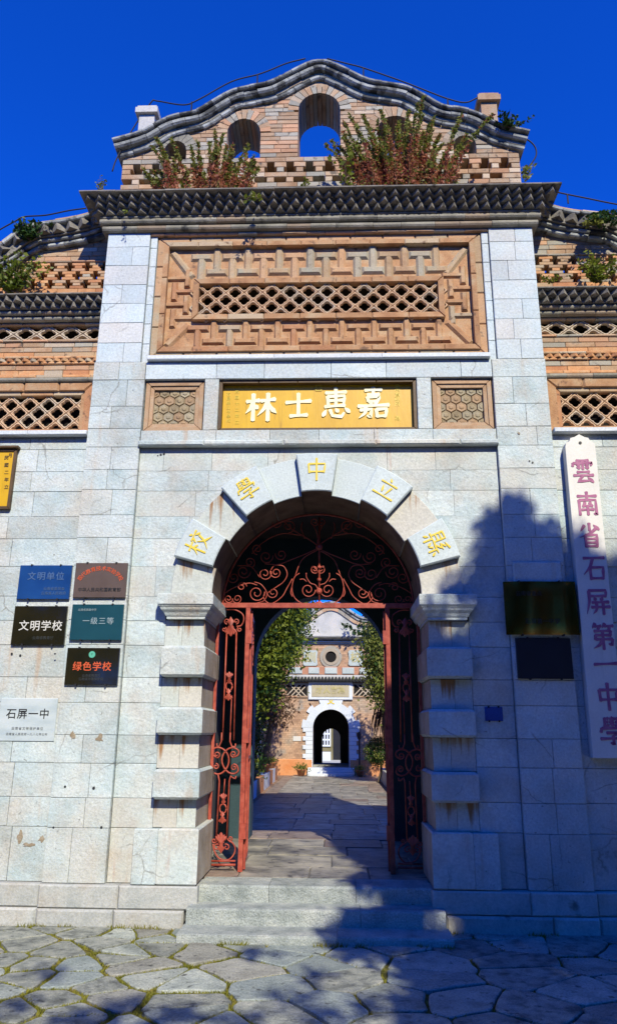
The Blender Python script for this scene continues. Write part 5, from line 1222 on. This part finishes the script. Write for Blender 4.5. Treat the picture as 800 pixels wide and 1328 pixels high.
LP = thing('lamp_post', 'thin dark post standing right of the far steps', 'post', (1.02, 19.3, ZC)); mb = MB(); mb.tube([(1.02,19.3,ZC),(1.02,19.3,1.35)], .03, 8); mb.put('pole', STEEL, LP); mb = MB(); mb.lathe([(.03,0),(.07,.04),(.07,.2),(.03,.26)], (1.02,19.3,1.35), 10); mb.put('head', STEEL, LP)
PV = thing('garden_pavilion', 'white posted pavilion at the left side of the courtyard', 'pavilion', (-2.6, 16.3, ZC))
for i in range(4): MB().box(-2.16-.28*i, -2.08-.28*i, 16.3, 16.38, ZC, 1.75).put('post', FWHITE, PV)
MB().box(-3.4, -2.02, 16.2, 16.45, 1.75, 1.88).put('beam', FWHITE, PV); MB().box(-3.3, -2.1, 16.34, 16.42, ZC, .7).put('panel', FWHITE, PV)
SH = thing('low_house', 'low white house with grey tiled roof at the right of the courtyard', 'house', (3.6, 13, ZC)); MB().box(2.55, 5.5, 10, 16, ZC, 1.75).put('wall', FWHITE, SH)
put('roof', [(2.15,9.8,1.72),(2.15,16.2,1.72),(3.9,16.2,2.5),(3.9,9.8,2.5),(2.15,9.8,1.80),(2.15,16.2,1.80),(3.9,16.2,2.58),(3.9,9.8,2.58)], [(0,1,2,3),(4,7,6,5),(0,4,5,1),(1,5,6,2),(2,6,7,3),(3,7,4,0)], BRICK_G, SH)
SL = thing('low_house', 'plain shaded house wall at the left of the courtyard', 'house', (-5, 12, ZC)); MB().box(-6.5, -3.6, 6, 19, ZC, 3.6).put('wall', FGREY, SL)
# ================================================================== trees behind the viewer that shade the gate
def inpoly(p, poly):
    r = False
    for (x0, y0), (x1, y1) in zip(poly, poly[1:]+poly[:1]):
        if (y0 > p[1]) != (y1 > p[1]) and p[0] < (x1-x0)*(p[1]-y0)/(y1-y0)+x0: r = not r
    return r
WPOLY = [(636,672),(648,658),(660,657),(674,668),(684,696),(694,716),(704,696),(714,690),(724,705),(737,728),(752,722),(790,742),(830,720),(900,700),(1040,760),(1040,1195),(580,1195),(565,1120),(572,1045),(600,1020),(604,900),(610,820),(618,770),(622,738),(630,700)]
GPOLY = [(1040,1195),(560,1192),(545,1140),(480,1152),(450,1172),(440,1200),(430,1222),(470,1240),(520,1250),(535,1275),(525,1300),(545,1328),(560,1420),(1040,1420)]
GAPS = [(612,795,18),(620,870,12),(615,966,20),(600,1060,12),(585,1180,14),(560,1150,10),(700,706,9),(785,745,9),(560,1265,16),(480,1290,22),(430,1248,16),(795,1310,24),(600,1300,14),(760,920,7),(655,960,6),(520,1240,12)]
LSP = [(110,1317,36,7),(160,1300,24,4),(228,1314,22,6),(60,1258,24,3),(290,1322,26,4),(20,1300,16,4),(372,1292,30,4),(425,1318,30,4),(338,1236,24,3),(410,1262,22,3),(470,1300,24,4)]
SUNN = np.array(SUN)
def shade(px, py, wall, t):
    b = P(px, py, .03) if wall else G(px, py, .02); return b+SUNN*t
cl = []; tries = 0
for qx, qy, qr in ((595,835,12),(572,912,10),(598,930,12),(570,1012,10),(600,1008,12),(588,880,9),(560,815,7),(600,760,8),(575,955,8)):   # twigs that dapple the blocks beside the doorway
    for _ in range(int(qr*2.2)):
        an, r = random.uniform(0, 6.28), math.sqrt(random.random())*qr; cl.append(P(qx+r*math.cos(an), qy+r*math.sin(an), -.06)+np.array(SUN)*(10.8+random.gauss(0, .5)))
while len(cl) < 5200 and tries < 60000:
    tries += 1; px, py = random.uniform(545, 1040), random.uniform(650, 1200)
    if inpoly((px, py), WPOLY) and not any((px-a)**2+(py-b)**2 < r*r for a, b, r in GAPS): cl.append(shade(px, py, True, 10.8+random.gauss(0, .9)))
n1 = len(cl)
while len(cl) < n1+3600:
    px, py = random.uniform(330, 1040), random.uniform(1140, 1420)
    if inpoly((px, py), GPOLY) and not any((px-a)**2+((py-b)*2)**2 < r*r*1.6 for a, b, r in GAPS) and (math.sin(px*.045+py*.11)+math.sin(px*.021-py*.17)+.35*math.sin(px*.13)) < .85: cl.append(shade(px, py, False, 11.2+random.gauss(0, .9)))
cc = np.array(cl).mean(0)
n2 = len(cl)
while len(cl) < n2+420:
    px, py = random.uniform(503, 540), random.uniform(930, 1135); b_ = P(px, py, .70)
    if random.random() < .75: cl.append(b_+SUNN*(11.6+random.gauss(0, .8)))
cl = np.array(cl)
ST1 = thing('shade_tree', 'tall broadleaf tree behind the viewer shading the right of the gate', 'tree', (float(cc[0])+1.5, float(cc[1])-1.0, 0))
b = Vector(ST1.location); mb = MB(); mb.tube(spline([b, b+Vector((-.2,.2,4)), Vector(cc)+Vector((.3,-.3,-1)), Vector(cc)+Vector((0,0,2))], 5), .28, 10, .05)
for i in range(26):
    q = Vector(cl[rng.integers(len(cl))]); s0 = b+(Vector(cc)-b)*random.uniform(.55, .95); mb.tube([s0, (s0+q)/2+Vector((0,0,.25)), q], .06, 5, .012)
mb.put('trunk', BARK, ST1)
pts = (cl[:, None, :]+rng.normal(size=(len(cl), 8, 3))*.075).reshape(-1, 3); leaves('crown', pts, .15, LEAFS, ST1, el=.62)
c2 = []
for a, b_, rx, ry in LSP:
    for _ in range(int(rx*ry*.055)+3):
        an, r = random.uniform(0, 6.28), math.sqrt(random.random()); c2.append(shade(a+rx*r*math.cos(an), b_+ry*r*math.sin(an), False, 10.5+random.gauss(0, .5)))
c2 = np.array(c2); c2c = c2.mean(0)
ST2 = thing('shade_tree', 'slender tree behind the viewer dappling the flagstones on the left', 'tree', (float(c2c[0])-2.2, float(c2c[1])-1.2, 0))
b = Vector(ST2.location); mb = MB(); mb.tube(spline([b, b+Vector((.3,.1,3.2)), Vector(c2c)+Vector((-.8,-.6,-.6)), Vector(c2c)], 5), .16, 8, .03)
for i in range(12):
    q = Vector(c2[rng.integers(len(c2))]); s0 = b+(Vector(c2c)-b)*random.uniform(.75, .98); mb.tube([s0, (s0+q)/2, q], .025, 5, .006)
mb.put('trunk', BARK, ST2); leaves('crown', (c2[:, None, :]+rng.normal(size=(len(c2), 7, 3))*.06).reshape(-1, 3), .11, LEAFD, ST2, el=.55)

# a row of trees on the far side of the forecourt, mirrored in the plaques, massed wide and dense to cut sky fill
ORD = ('first','second','third','fourth','fifth','sixth','seventh','eighth','ninth','tenth','eleventh')
for i in range(11):
    x = -24+4.8*i+random.uniform(-.6, .6); y = -18.5+random.uniform(-1, 1)+(abs(x)/24)**2*7; h = random.uniform(9.6, 10.6)
    tree('forecourt_tree', ORD[i]+' tree from the left in the unseen row behind the viewer', (x, y, 0), h, [(x,y,h*.60,2.9,2.2,h*.30),(x+.8,y,h*.78,2.2,1.8,h*.2),(x-.6,y+.4,h*.30,2.9,1.9,h*.26)], 7000, .42, (LEAFD, LEAFS), .25, .35)

bx, by = 8.8, -4.6  # unseen crown added to cut sky fill over the right side
tree('sky_block_tree', 'unseen broad tree added right of the forecourt to block sky light', (bx, by, 0), 11, [(bx,by,7.2,2.9,3.2,3.0),(bx+1.5,by-2,8.5,2.6,2.8,2.4),(bx-.2,by-3.2,8.8,2.6,2.6,2.2)], 9000, .40, (LEAFD, LEAFS), .3, .35)
